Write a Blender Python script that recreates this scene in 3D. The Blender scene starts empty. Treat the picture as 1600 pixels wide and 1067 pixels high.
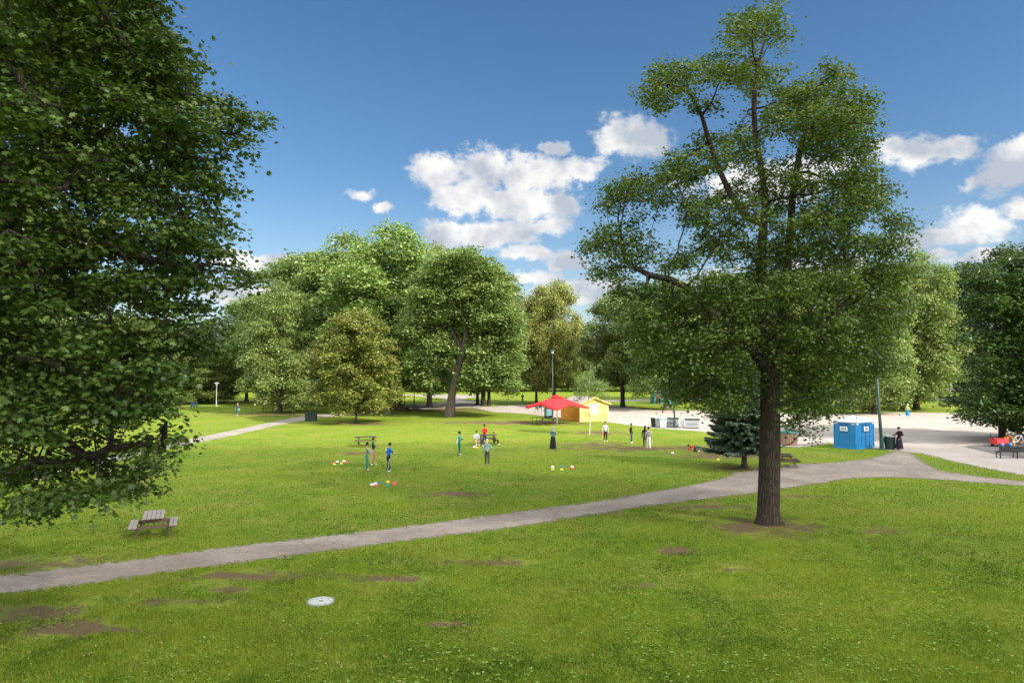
import bpy, bmesh, math, random
import numpy as np
from mathutils import Vector, Matrix
R = math.radians
random.seed(7); rng = np.random.default_rng(7)
SC = bpy.context.scene
COL = SC.collection
# ------------------------------------------------------------------ camera
FPX, CX, CY, HZ, CAMH = 1067.0, 800.0, 533.5, 575.0, 6.2
TH = math.atan((HZ-CY)/FPX)
def ray(px, py):
    u = (px-CX)/FPX; v = (CY-py)/FPX
    return Vector((u, math.cos(TH)-v*math.sin(TH), math.sin(TH)+v*math.cos(TH)))
def G(px, py, z=0.0):
    d = ray(px, py); t = (z-CAMH)/d.z
    return Vector((d.x*t, d.y*t, z))
def AT(px, py, D):
    d = ray(px, py); t = D/d.y
    return Vector((d.x*t, D, CAMH+d.z*t))
cam_d = bpy.data.cameras.new('camera'); cam = bpy.data.objects.new('camera', cam_d)
COL.objects.link(cam); SC.camera = cam
cam.location = (0, 0, CAMH); cam.rotation_euler = (math.pi/2+TH, 0, 0)
cam_d.sensor_width = 36; cam_d.lens = FPX/1600*36; cam_d.clip_end = 6000; cam_d.clip_start = .1
# ------------------------------------------------------------------ object helpers
def link(o, parent=None):
    COL.objects.link(o)
    if parent is not None: o.parent = parent
    return o
def tag(o, label=None, cat=None, group=None, kind=None):
    if label: o['label'] = label
    if cat: o['category'] = cat
    if group: o['group'] = group
    if kind: o['kind'] = kind
    return o
def empty(name, loc, rz=0.0, label=None, cat=None, group=None):
    o = bpy.data.objects.new(name, None); link(o)
    o.empty_display_size = .2
    o.location = loc; o.rotation_euler = (0, 0, rz)
    return tag(o, label, cat, group)
def copy_tree(o, parent=None):
    c = o.copy(); COL.objects.link(c); c.parent = parent
    for ch in list(o.children): copy_tree(ch, c)
    return c
class MB:
    def __init__(s): s.v = []; s.f = []; s.m = []
    def add(s, vs, fs, mi=0):
        b = len(s.v); s.v += [tuple(p) for p in vs]
        for f in fs: s.f.append([b+i for i in f]); s.m.append(mi)
        return s
    def box(s, c, d, rz=0, mi=0, M=None, taper=1.0, bev=0.0):
        hx, hy, hz = d[0]/2, d[1]/2, d[2]/2
        vs = []
        if bev > 0:
            b = bev
            for z, k in ((-hz, b), (-hz+b, 0), (hz-b, 0), (hz, b)):
                for x, y in ((-hx+b+k*0, -hy+k), (hx-b, -hy+k), (hx-k, -hy+b), (hx-k, hy-b), (hx-b, hy-k), (-hx+b, hy-k), (-hx+k, hy-b), (-hx+k, -hy+b)):
                    vs.append((x, y, z))
            fs = [tuple(range(7, -1, -1)), tuple(range(24, 32))]
            for r in range(3):
                for i in range(8): fs.append((r*8+i, r*8+(i+1) % 8, r*8+8+(i+1) % 8, r*8+8+i))
        else:
            for z, k in ((-hz, 1.0), (hz, taper)):
                for x, y in ((-hx, -hy), (hx, -hy), (hx, hy), (-hx, hy)): vs.append((x*k, y*k, z))
            fs = [(3, 2, 1, 0), (4, 5, 6, 7), (0, 1, 5, 4), (1, 2, 6, 5), (2, 3, 7, 6), (3, 0, 4, 7)]
        T = Matrix.Translation(c) @ Matrix.Rotation(rz, 4, 'Z')
        if M is not None: T = Matrix.Translation(c) @ M
        return s.add([T @ Vector(p) for p in vs], fs, mi)
    def beam(s, a, b, w, h, mi=0, up=(0, 0, 1)):
        a = Vector(a); b = Vector(b); d = (b-a); L = d.length; d.normalize()
        u = Vector(up)
        if abs(d.dot(u)) > .98: u = Vector((1, 0, 0))
        x = d.cross(u).normalized(); y = x.cross(d)
        vs = []
        for p in (a, b):
            for i, j in ((-1, -1), (1, -1), (1, 1), (-1, 1)): vs.append(p+x*(i*w/2)+y*(j*h/2))
        return s.add(vs, [(3, 2, 1, 0), (4, 5, 6, 7), (0, 1, 5, 4), (1, 2, 6, 5), (2, 3, 7, 6), (3, 0, 4, 7)], mi)
    def tube(s, pts, rad, n=8, mi=0, caps=True):
        pts = [Vector(p) for p in pts]
        if not hasattr(rad, '__len__'): rad = [rad]*len(pts)
        vs = []; fs = []; pr = None
        for i, p in enumerate(pts):
            d = (pts[min(i+1, len(pts)-1)]-pts[max(i-1, 0)]).normalized()
            if pr is None:
                u = Vector((1, 0, 0)) if abs(d.x) < .9 else Vector((0, 1, 0))
                x = d.cross(u).normalized()
            else: x = (pr - d*pr.dot(d)).normalized()
            pr = x; y = d.cross(x)
            for k in range(n):
                a = 2*math.pi*k/n; vs.append(p+(x*math.cos(a)+y*math.sin(a))*rad[i])
        for i in range(len(pts)-1):
            for k in range(n): fs.append((i*n+k, i*n+(k+1) % n, (i+1)*n+(k+1) % n, (i+1)*n+k))
        if caps:
            fs.append(tuple(range(n-1, -1, -1))); fs.append(tuple(range((len(pts)-1)*n, len(pts)*n)))
        return s.add(vs, fs, mi)
    def lathe(s, prof, c=(0, 0, 0), n=20, mi=0, sx=1.0, sy=1.0):
        vs = []; fs = []
        for r, z in prof:
            for k in range(n):
                a = 2*math.pi*k/n; vs.append((c[0]+r*math.cos(a)*sx, c[1]+r*math.sin(a)*sy, c[2]+z))
        for i in range(len(prof)-1):
            for k in range(n): fs.append((i*n+k, i*n+(k+1) % n, (i+1)*n+(k+1) % n, (i+1)*n+k))
        fs.append(tuple(range(n-1, -1, -1))); fs.append(tuple(range((len(prof)-1)*n, len(prof)*n)))
        return s.add(vs, fs, mi)
    def sphere(s, c, r, n=12, m=8, mi=0, sc=(1, 1, 1)):
        prof = [(max(1e-4, math.sin(math.pi*i/m))*r, -math.cos(math.pi*i/m)*r*sc[2]) for i in range(m+1)]
        return s.lathe(prof, c, n, mi, sc[0], sc[1])
    def build(s, name, mats, parent=None, smooth=False):
        me = bpy.data.meshes.new(name); me.from_pydata(s.v, [], s.f)
        if not isinstance(mats, (list, tuple)): mats = [mats]
        for m in mats: me.materials.append(m)
        me.polygons.foreach_set('material_index', s.m)
        if smooth: me.polygons.foreach_set('use_smooth', [True]*len(s.f))
        me.update()
        return link(bpy.data.objects.new(name, me), parent)
def np_mesh(name, V, F, mat, parent=None, face_attr=None, smooth=False, vert_attr=None):
    """V (n,3), F (m,k) constant-size faces"""
    me = bpy.data.meshes.new(name); n = len(V); m, k = F.shape
    me.vertices.add(n); me.vertices.foreach_set('co', np.ascontiguousarray(V, dtype=np.float32).ravel())
    me.loops.add(m*k); me.loops.foreach_set('vertex_index', np.ascontiguousarray(F, dtype=np.int32).ravel())
    me.polygons.add(m); me.polygons.foreach_set('loop_start', np.arange(0, m*k, k, dtype=np.int32))
    me.polygons.foreach_set('loop_total', np.full(m, k, dtype=np.int32))
    if smooth: me.polygons.foreach_set('use_smooth', np.ones(m, dtype=bool))
    me.update(calc_edges=True)
    if face_attr:
        for an, av in face_attr.items():
            a = me.attributes.new(an, 'FLOAT', 'FACE'); a.data.foreach_set('value', np.ascontiguousarray(av, dtype=np.float32))
    if vert_attr:
        for an, av in vert_attr.items():
            a = me.attributes.new(an, 'FLOAT', 'POINT'); a.data.foreach_set('value', np.ascontiguousarray(av, dtype=np.float32))
    me.materials.append(mat)
    return link(bpy.data.objects.new(name, me), parent)
# ------------------------------------------------------------------ material helpers
class NT:
    def __init__(s, nt): s.t = nt; s.n = nt.nodes; s.l = nt.links
    def new(s, t, **kw):
        n = s.n.new(t)
        for k, v in kw.items(): setattr(n, k, v)
        return n
    def put(s, sock, v):
        if isinstance(v, bpy.types.NodeSocket): s.l.new(v, sock)
        elif isinstance(v, bpy.types.Node): s.l.new(v.outputs[0], sock)
        else:
            try: sock.default_value = v
            except Exception: sock.default_value = tuple(v)+(1.0,)
    def math(s, op, a, b=None, c=None, clamp=False):
        n = s.new('ShaderNodeMath', operation=op, use_clamp=clamp); s.put(n.inputs[0], a)
        if b is not None: s.put(n.inputs[1], b)
        if c is not None: s.put(n.inputs[2], c)
        return n.outputs[0]
    def vmath(s, op, a, b=None):
        n = s.new('ShaderNodeVectorMath', operation=op); s.put(n.inputs[0], a)
        if b is not None: s.put(n.inputs[1], b)
        return n.outputs['Value'] if op in ('LENGTH', 'DOT_PRODUCT', 'DISTANCE') else n.outputs[0]
    def noise(s, vec, scale, detail=4, rough=.55, dist=0):
        n = s.new('ShaderNodeTexNoise'); s.put(n.inputs['Vector'], vec)
        n.inputs['Scale'].default_value = scale; n.inputs['Detail'].default_value = detail
        n.inputs['Roughness'].default_value = rough; n.inputs['Distortion'].default_value = dist
        return n.outputs[0]
    def ramp(s, f, stops):
        n = s.new('ShaderNodeValToRGB'); s.put(n.inputs[0], f); e = n.color_ramp.elements
        while len(e) < len(stops): e.new(.5)
        for i, (p, c) in enumerate(stops):
            e[i].position = p; e[i].color = tuple(c)+(1,) if hasattr(c, '__len__') else (c, c, c, 1)
        return n.outputs[0]
    def mix(s, f, a, b, mode='MIX'):
        n = s.new('ShaderNodeMix', data_type='RGBA', blend_type=mode)
        s.put(n.inputs[0], f); s.put(n.inputs[6], a if not isinstance(a, tuple) else tuple(a)+(1,)*(4-len(a)))
        s.put(n.inputs[7], b if not isinstance(b, tuple) else tuple(b)+(1,)*(4-len(b)))
        return n.outputs[2]
    def step(s, x, a, b):
        n = s.new('ShaderNodeMapRange', interpolation_type='SMOOTHSTEP')
        s.put(n.inputs[0], x); n.inputs[1].default_value = a; n.inputs[2].default_value = b
        return n.outputs[0]
def newmat(name):
    m = bpy.data.materials.new(name); m.use_nodes = True; t = NT(m.node_tree)
    b = m.node_tree.nodes['Principled BSDF']; b.inputs['Specular IOR Level'].default_value = .25
    return m, t, b
_mc = {}
def paint(name, col, rough=.6, spec=.3, metal=0.0, var=.12, scale=9.0, bump=.0, bs=60):
    if name in _mc: return _mc[name]
    m, t, b = newmat(name)
    co = t.new('ShaderNodeTexCoord').outputs['Object']
    n = t.noise(co, scale, 5, .6)
    c = t.mix(n, tuple(x*(1-var) for x in col), tuple(min(1, x*(1+var)) for x in col))
    t.put(b.inputs['Base Color'], c)
    t.put(b.inputs['Roughness'], t.math('ADD', t.math('MULTIPLY', n, .2), rough-.1))
    b.inputs['Specular IOR Level'].default_value = spec; b.inputs['Metallic'].default_value = metal
    if bump:
        bp = t.new('ShaderNodeBump'); bp.inputs['Distance'].default_value = bump
        t.put(bp.inputs['Height'], t.noise(co, bs, 4)); t.put(b.inputs['Normal'], bp)
    _mc[name] = m
    return m
def smooth01(x): x = np.clip(x, 0, 1); return x*x*(3-2*x)
# ------------------------------------------------------------------ sun and sky
SUN_EL, SUN_AZ = 37.0, 125.0            # azimuth clockwise from +Y (the view direction)
sdir = Vector((math.sin(R(SUN_AZ))*math.cos(R(SUN_EL)), math.cos(R(SUN_AZ))*math.cos(R(SUN_EL)), math.sin(R(SUN_EL))))
sd = bpy.data.lights.new('sun', 'SUN'); sd.energy = 2.6; sd.angle = R(.53); sd.color = (1, .93, .82)
so = link(bpy.data.objects.new('sun', sd)); so.rotation_euler = sdir.to_track_quat('Z', 'Y').to_euler()
so.location = (60, -40, 60)
W = bpy.data.worlds.new('World'); SC.world = W; W.use_nodes = True; t = NT(W.node_tree)
bg = W.node_tree.nodes['Background']
sky = t.new('ShaderNodeTexSky', sky_type='NISHITA'); sky.sun_disc = False
sky.sun_elevation = R(SUN_EL); sky.sun_rotation = R(SUN_AZ); sky.air_density = 1.0; sky.dust_density = .6; sky.ozone_density = 1.6
hs = t.new('ShaderNodeHueSaturation'); hs.inputs['Saturation'].default_value = 1.25; hs.inputs['Value'].default_value = .40
t.put(hs.inputs['Color'], sky.outputs[0])
gm_ = t.new('ShaderNodeGamma'); t.put(gm_.inputs[0], hs.outputs[0]); gm_.inputs[1].default_value = 1.0
dirv = t.new('ShaderNodeTexCoord').outputs['Generated']
sx = t.new('ShaderNodeSeparateXYZ'); t.put(sx.inputs[0], dirv)
az = t.math('ARCTAN2', sx.outputs[0], sx.outputs[1]); el = t.math('ARCSINE', sx.outputs[2])
cb = t.new('ShaderNodeCombineXYZ'); t.put(cb.inputs[0], az); t.put(cb.inputs[1], el); ae = cb.outputs[0]
def ang(px, py):
    d = ray(px, py).normalized(); return math.atan2(d.x, d.y), math.asin(d.z)
# cumulus clouds: centre and half sizes in the photograph, turned into azimuth and elevation
CL = [(690,268,52,30),(755,262,60,32),(830,276,72,36),(905,262,48,18),(735,305,60,34),(815,318,88,34),(870,318,40,22),
      (690,366,46,24),(770,366,84,24),(855,352,40,16),(832,397,60,13),(885,409,34,16),(622,370,32,11),
      (985,213,62,33),(1015,222,34,24),(565,305,22,12),(868,232,30,12),(600,327,20,9),
      (1425,240,62,26),(1490,234,62,20),(1395,228,40,22),(1575,272,58,40),(1610,240,60,25),(1535,352,80,34),(1450,370,60,18),(1600,330,60,30),(1430,380,40,14),(1450,402,40,9),(1520,405,50,9),
      (1200,286,150,34),(1270,262,80,22),(410,410,90,18),(380,462,70,20),(840,432,50,12),(900,455,90,24),(640,440,70,16),(1000,470,90,20),(1300,420,70,20),(1560,400,70,14),(1120,440,60,22),
      (-250,330,160,60),(-500,220,180,50),(1900,300,150,60),(2150,200,180,60),(150,250,120,50),(60,360,100,40),(2300,380,200,50),(-700,400,200,60),(1000,-500,250,60),(200,-420,220,60)]
def cloud_field(vec):
    f_ = None
    for (px, py, rx, ry) in CL:
        a, e = ang(px, py); fx = max(.3, math.cos(math.atan((px-800)/FPX)))**2/FPX
        n = t.new('ShaderNodeVectorMath', operation='SUBTRACT'); t.put(n.inputs[0], vec); n.inputs[1].default_value = (a, e, 0)
        m_ = t.new('ShaderNodeVectorMath', operation='MULTIPLY'); t.put(m_.inputs[0], n.outputs[0]); m_.inputs[1].default_value = (1/(rx*fx*1.2), 1/(ry*math.sqrt(fx/FPX)*1.2), 0)
        b_ = t.math('SUBTRACT', 1.0, t.vmath('LENGTH', m_.outputs[0]))
        f_ = b_ if f_ is None else t.math('SMOOTH_MAX', f_, b_, .10)
    return f_
wz = t.new('ShaderNodeTexNoise'); t.put(wz.inputs['Vector'], ae); wz.inputs['Scale'].default_value = 22; wz.inputs['Detail'].default_value = 6; wz.inputs['Roughness'].default_value = .6
wob = t.vmath('MULTIPLY', t.vmath('SUBTRACT', wz.outputs[1], (.5, .5, .5)), (.050, .030, 0))
aw = t.vmath('ADD', ae, wob)
field = cloud_field(aw)
up_ = cloud_field(t.vmath('ADD', aw, (.006, .013, 0))); dn_ = cloud_field(t.vmath('ADD', aw, (-.006, -.013, 0)))
big = t.noise(ae, 15, 10, .60, .1); fine = t.noise(ae, 55, 8, .65); wisp = t.noise(t.vmath('MULTIPLY', ae, (1, 2.2, 1)), 34, 8, .68)
dens = t.math('ADD', t.math('ADD', field, t.math('MULTIPLY', t.math('SUBTRACT', big, .5), 1.5)), t.math('ADD', t.math('MULTIPLY', t.math('SUBTRACT', fine, .5), .75), t.math('MULTIPLY', t.math('SUBTRACT', wisp, .56), .8)))
grad = t.math('SUBTRACT', dn_, up_)
off = t.vmath('ADD', ae, (.007, .012, 0)); off2 = t.vmath('ADD', ae, (-.007, -.012, 0))
g1 = t.noise(off, 24, 6, .52, .1); g2 = t.noise(off2, 24, 6, .52, .1)
lit = t.math('ADD', t.math('ADD', t.math('MULTIPLY', t.math('SUBTRACT', g2, g1), 1.9), t.math('MULTIPLY', grad, .42)), .76, clamp=True)
ccol = t.mix(lit, (.53, .57, .64), (1.0, .985, .955))
cc = t.vmath('SCALE', ccol); cc_n = cc.node
# unseen bright clouds overhead and behind the camera, added to fill the shaded lawn
fill_bank = t.math('MULTIPLY', t.step(t.math('SUBTRACT', t.math('MULTIPLY', sx.outputs[2], 1.0), t.math('MULTIPLY', sx.outputs[1], 1.0)), -.12, .25), t.step(t.noise(dirv, 2.6, 7, .6, .3), .40, .52))
alpha = t.math('MAXIMUM', t.step(dens, .0, .50), fill_bank)
# shading of the cloud bodies: the same noise a little nearer the sun is denser on the lit side
off = t.vmath('ADD', ae, (.010, .018, 0)); off2 = t.vmath('ADD', ae, (-.010, -.018, 0))
g1 = t.noise(off, 13, 5, .50, .15); g2 = t.noise(off2, 13, 5, .50, .15)
lit = t.math('ADD', t.math('MULTIPLY', t.math('SUBTRACT', g2, g1), 3.6), .64)
lit = t.math('SUBTRACT', lit, t.math('MULTIPLY', t.step(dens, .35, 1.1), .22), clamp=True)
ccol = t.mix(lit, (.50, .55, .63), (1.0, .98, .95))
cc = t.vmath('SCALE', ccol); cc_n = cc.node; t.put(cc_n.inputs['Scale'], t.math('ADD', 3.05, t.math('MULTIPLY', fill_bank, 9.1)))
t.put(cc_n.inputs['Scale'], t.math('ADD', 3.05, t.math('MULTIPLY', fill_bank, 9.1)))  # the unseen fill clouds are set brighter than those in view
# low haze of far vapour towards the horizon
lowh = t.math('MULTIPLY', t.step(t.math('ABSOLUTE', el), .28, .0), .35)
base = t.mix(lowh, gm_.outputs[0], (1.7, 2.1, 2.6))
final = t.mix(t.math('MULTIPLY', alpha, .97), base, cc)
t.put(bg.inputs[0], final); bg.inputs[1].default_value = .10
W.cycles.sampling_method = 'MANUAL'; W.cycles.sample_map_resolution = 512
SC.view_settings.view_transform = 'Standard'; SC.view_settings.look = 'None'; SC.view_settings.gamma = 1
SC.view_settings.exposure = 1.80
SC.cycles.max_bounces = 6; SC.cycles.transparent_max_bounces = 6; SC.cycles.diffuse_bounces = 3
# the passing cumulus behind the camera that shades the near half of the park
mcl, tc, bc = newmat('cloud_vapour'); bc.inputs['Base Color'].default_value = (.9, .9, .92, 1); bc.inputs['Roughness'].default_value = 1
# thin cumulus: about a third of the sunlight gets through it
tb_ = tc.new('ShaderNodeBsdfTransparent'); mxc = tc.new('ShaderNodeMixShader'); mxc.inputs[0].default_value = .46
tc.l.new(bc.outputs[0], mxc.inputs[2]); tc.l.new(tb_.outputs[0], mxc.inputs[1]); tc.l.new(mxc.outputs[0], mcl.node_tree.nodes['Material Output'].inputs[0])
ALT = 520.0; c0 = Vector((6, 6, 0)) + sdir*(ALT/sdir.z)
nu, nv = 96, 48
uu, vv = np.meshgrid(np.linspace(0, 2*np.pi, nu, endpoint=False), np.linspace(-1, 1, nv)*np.pi/2, indexing='ij')
def lump(x, y, z): return (np.sin(x*.05+1.3*np.sin(y*.04))+np.sin(y*.09+z*.1+2)*.6+np.sin(x*.13+y*.11)*.4+np.sin(x*.31-y*.27)*.25)
cu = np.sign(np.cos(uu))*np.abs(np.cos(uu))**.7; su = np.sign(np.sin(uu))*np.abs(np.sin(uu))**.7
X = cu*np.cos(vv)**.5*135; Y = su*np.cos(vv)**.5*47; Z = np.sin(vv)*9
k = 1+.035*lump(X, Y, Z); X, Y = X*k, Y*k; Z = Z*(1+.4*lump(X*1.5, Y*1.5, Z))
V = np.stack([X+c0.x, Y+c0.y, Z+c0.z], -1).reshape(-1, 3)
i, j = np.meshgrid(np.arange(nu), np.arange(nv-1), indexing='ij'); i2 = (i+1) % nu
F = np.stack([i*nv+j, i2*nv+j, i2*nv+j+1, i*nv+j+1], -1).reshape(-1, 4)
cl = np_mesh('cloud', V, F, mcl, smooth=True); tag(cl, kind='structure')
# ------------------------------------------------------------------ ground
def gp(l): return np.array([tuple(G(a, b))[:2] for a, b in l])
def sdist(P, poly):
    """signed distance, positive inside"""
    n = len(poly); d = np.full(len(P), 1e9); ins = np.zeros(len(P), bool)
    for i in range(n):
        a = poly[i]; b = poly[(i+1) % n]; ab = b-a; L = (ab**2).sum()+1e-9
        tt = np.clip(((P-a)@ab)/L, 0, 1); q = a+tt[:, None]*ab
        d = np.minimum(d, np.hypot(P[:, 0]-q[:, 0], P[:, 1]-q[:, 1]))
        c = ((a[1] > P[:, 1]) != (b[1] > P[:, 1]))
        xs = (b[0]-a[0])*(P[:, 1]-a[1])/((b[1]-a[1]) if abs(b[1]-a[1]) > 1e-9 else 1e-9)+a[0]
        ins ^= c & (P[:, 0] < xs)
    return np.where(ins, d, -d)
PATH = gp([(-260,930),(0,900),(187,877),(375,852),(600,827),(800,801),(960,779),(1080,758),(1125,749),(1150,738),(1180,735),(1218,730),(1242,725),(1299,723),(1330,720),(1360,716),(1396,706),
           (1420,706),(1452,727),(1472,736),(1530,744.5),(1600,752),(1760,773),(1760,780),(1600,759),(1480,750),(1400,745),(1330,747),(1280,755),(1232,762),(1184,769),(1112,778),(1000,792),(800,824),(600,849),(450,869),(300,888),(150,910),(0,928),(-260,965)])
PLAZA = gp([(735,636),(772,644),(820,646),(876,653),(949,659),(1012,668),(1097,674),(1150,684),(1200,696),(1252,699),(1298,692),(1385,703),(1404,705),(1440,708),(1478,718),(1520,727),(1600,743),(1900,775),(2300,760),(2300,650),(1600,643),(1490,645),(1400,644),(1280,646),(1200,643),(1100,641),(1020,641),(960,634),(860,631)])
SIDE = gp([(-200,765),(60,737),(130,722),(284,688.5),(350,675),(424,659.5),(456,653),(500,647.5),(560,644.5),(640,636.5),(640,639.5),(560,647.5),(500,652),(477,656.5),(435,664),(371,679),(273,699),(150,727),(60,750),(-200,790)])
FARP = gp([(620,636),(700,628),(690,622),(640,618),(600,616),(760,617),(720,624),(760,630),(760,634),(735,637),(640,640)])
ROAD2 = gp([(940,627),(1240,626),(1600,625),(2200,627),(2200,622.5),(1600,621),(1240,621.5),(940,624.5)])
FARROAD = gp([(1160,611),(1600,610),(2400,611),(2400,606.5),(1600,606),(1160,607.5)])
APRON = gp([(1502,697),(1600,690),(1900,690),(1900,735),(1600,716),(1560,711)])
BARE = [(1198,822,95,16),(1380,828,42,7),(1045,860,40,7),(95,985,120,18),(355,920,60,9),(40,880,110,15),(620,905,60,7),(1165,733,60,6),(1010,700,170,5),(1150,712,90,7),(935,676,40,4),
        (700,772,60,6),(400,900,110,10),(30,960,90,22),(200,985,70,8),(250,812,30,4),(560,708,40,3),(800,660,120,4),(690,975,45,5),(1150,890,30,5),(760,880,60,6),(300,940,80,8),(1320,668,60,3),(1375,652,110,6),(440,648,120,3),
        (700,640,140,3),(973,646,90,8),(1110,790,70,5),(1240,775,60,4),(1500,836,40,3),(560,662,60,2.5),(930,695,60,4),(900,800,80,5),(1000,915,60,6)]
bare_g = []
for (px, py, rx, ry) in BARE:
    c = G(px, py); a = rx*c.y/FPX; b = (G(px, py-ry).y-G(px, py+ry).y)/2
    bare_g.append((c.x, c.y, a*1.15, min(b*1.15, 30)))
mg, t, b = newmat('grass_ground')
geo = t.new('ShaderNodeNewGeometry').outputs['Position']
n1 = t.noise(geo, .16, 5, .6, .4); n2 = t.noise(geo, 1.1, 6, .7); n3 = t.noise(geo, 14, 4, .7); n4 = t.noise(geo, .55, 6, .65, .5); n5 = t.noise(geo, 60, 3, .7)
gA = t.mix(t.step(n1, .38, .62), (.098, .168, .010), (.165, .210, .014))
gA = t.mix(t.step(n2, .35, .75), gA, (.140, .228, .012))
gA = t.mix(t.math('MULTIPLY', t.step(n3, .52, .75), .55), gA, (.045, .095, .010))
gA = t.mix(t.math('MULTIPLY', t.step(n5, .55, .75), .5), gA, (.25, .29, .06))
n6 = t.noise(geo, .42, 7, .72, .6); n7 = t.noise(geo, 3.6, 5, .75)
gA = t.mix(t.math('MULTIPLY', t.step(n6, .45, .64), .62), gA, (.225, .210, .045))
gA = t.mix(t.math('MULTIPLY', t.step(n7, .53, .66), .65), gA, (.050, .090, .012))
n8 = t.noise(geo, 9, 3, .6); gA = t.mix(t.math('MULTIPLY', t.step(n8, .58, .68), .6), gA, (.045, .070, .012))
gA = t.mix(t.math('MULTIPLY', t.step(n7, .46, .32), .40), gA, (.28, .25, .10))
msk = None
for (x, y, a, bb) in bare_g:
    n = t.new('ShaderNodeVectorMath', operation='SUBTRACT'); t.put(n.inputs[0], geo); n.inputs[1].default_value = (x, y, 0)
    m_ = t.new('ShaderNodeVectorMath', operation='MULTIPLY'); t.put(m_.inputs[0], n.outputs[0]); m_.inputs[1].default_value = (1/a, 1/bb, 0)
    d_ = t.math('SUBTRACT', 1.0, t.vmath('LENGTH', m_.outputs[0]))
    msk = d_ if msk is None else t.math('MAXIMUM', msk, d_)
msk = t.math('MAXIMUM', msk, -.9)
worn = t.math('ADD', t.math('ADD', t.math('MULTIPLY', msk, .8), t.math('ADD', t.math('MULTIPLY', t.math('SUBTRACT', n7, .5), 1.6), t.math('MULTIPLY', t.math('SUBTRACT', n3, .5), 1.0))), t.math('ADD', t.math('MULTIPLY', t.math('SUBTRACT', n2, .5), 2.4), t.math('MULTIPLY', t.math('SUBTRACT', n4, .5), 2.4)))
worn2 = t.math('MAXIMUM', t.math('MULTIPLY', t.step(worn, .05, .62), .95), t.math('MULTIPLY', t.step(t.math('ADD', t.math('MULTIPLY', n4, .6), t.math('MULTIPLY', n3, .4)), .56, .70), .55))
dirt = t.mix(n3, (.060, .036, .020), (.19, .128, .075))
t.put(b.inputs['Base Color'], t.mix(worn2, gA, dirt))
b.inputs['Roughness'].default_value = .9; b.inputs['Specular IOR Level'].default_value = .12
bp = t.new('ShaderNodeBump'); bp.inputs['Distance'].default_value = .05; bp.inputs['Strength'].default_value = .9
t.put(bp.inputs['Height'], t.math('ADD', n3, t.math('MULTIPLY', n5, .5))); t.put(b.inputs['Normal'], bp)
gm = MB(); gm.add([(-2500, -400, 0), (2500, -400, 0), (2500, 3500, 0), (-2500, 3500, 0)], [(0, 1, 2, 3)])
tag(gm.build('ground', mg), kind='structure')
def gravel(name, c1, c2, c3, soft):
    m, t, b = newmat(name)
    geo = t.new('ShaderNodeNewGeometry').outputs['Position']
    n1 = t.noise(geo, .35, 6, .65, .3); n2 = t.noise(geo, 5, 5, .7); n3 = t.noise(geo, 45, 3, .7)
    c = t.mix(t.step(n1, .3, .7), c1, c2); c = t.mix(t.math('MULTIPLY', t.step(n2, .48, .68), .7), c, c3)
    c = t.mix(t.math('MULTIPLY', t.step(n3, .55, .8), .5), c, tuple(x*.45 for x in c1))
    t.put(b.inputs['Base Color'], c); b.inputs['Roughness'].default_value = .95; b.inputs['Specular IOR Level'].default_value = .15
    at = t.new('ShaderNodeAttribute', attribute_name='edge').outputs['Fac']
    e = t.math('ADD', t.math('DIVIDE', at, soft), t.math('MULTIPLY', t.math('SUBTRACT', t.noise(geo, 2.2, 9, .8), .5), 3.4))
    t.put(b.inputs['Alpha'], t.step(e, -.12, .20))
    bp = t.new('ShaderNodeBump'); bp.inputs['Distance'].default_value = .02
    t.put(bp.inputs['Height'], t.math('ADD', n3, n2)); t.put(b.inputs['Normal'], bp)
    return m
def sheet(name, poly, z, res, mat, pad, scale=1.0):
    lo = poly.min(0)-pad; hi = poly.max(0)+pad; lo = np.maximum(lo, (-170, 0)); hi = np.minimum(hi, (230, 320))
    xs = np.arange(lo[0], hi[0]+res, res); ys = np.arange(lo[1], hi[1]+res, res)
    X, Y = np.meshgrid(xs, ys, indexing='ij'); P = np.stack([X.ravel(), Y.ravel()], 1); s = sdist(P, poly)
    nx, ny = X.shape; i, j = np.meshgrid(np.arange(nx-1), np.arange(ny-1), indexing='ij')
    F = np.stack([i*ny+j, (i+1)*ny+j, (i+1)*ny+j+1, i*ny+j+1], -1).reshape(-1, 4)
    keep = s[F].max(1) > -pad; F = F[keep]; used = np.unique(F); rm = -np.ones(len(P), int); rm[used] = np.arange(len(used))
    V = np.concatenate([P[used], np.full((len(used), 1), z)], 1)
    return tag(np_mesh(name, V, rm[F], mat, vert_attr={'edge': s[used]}), kind='structure')
m_path = gravel('gravel_path', (.200, .165, .138), (.315, .268, .225), (.125, .098, .076), .75)
m_plaza = gravel('gravel_plaza', (.31, .272, .235), (.41, .365, .325), (.31, .25, .20), .9)
m_side = gravel('gravel_side_path', (.24, .215, .18), (.32, .285, .25), (.19, .165, .135), .5)
m_asph = gravel('asphalt_apron', (.13, .12, .115), (.18, .17, .16), (.11, .10, .095), .25)
sheet('gravel_plaza', PLAZA, .004, .8, m_plaza, 1.6)
sheet('path', PATH, .008, .3, m_path, .9)
sheet('side_path', SIDE, .008, .5, m_side, 1.2)
sheet('far_path', FARP, .008, 1.0, m_side, 1.5)
sheet('park_road', ROAD2, .012, 1.5, m_plaza, 2)
sheet('far_road', FARROAD, .012, 2, m_path, 2)
sheet('asphalt_apron', APRON, .012, .3, m_asph, .5)
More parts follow.
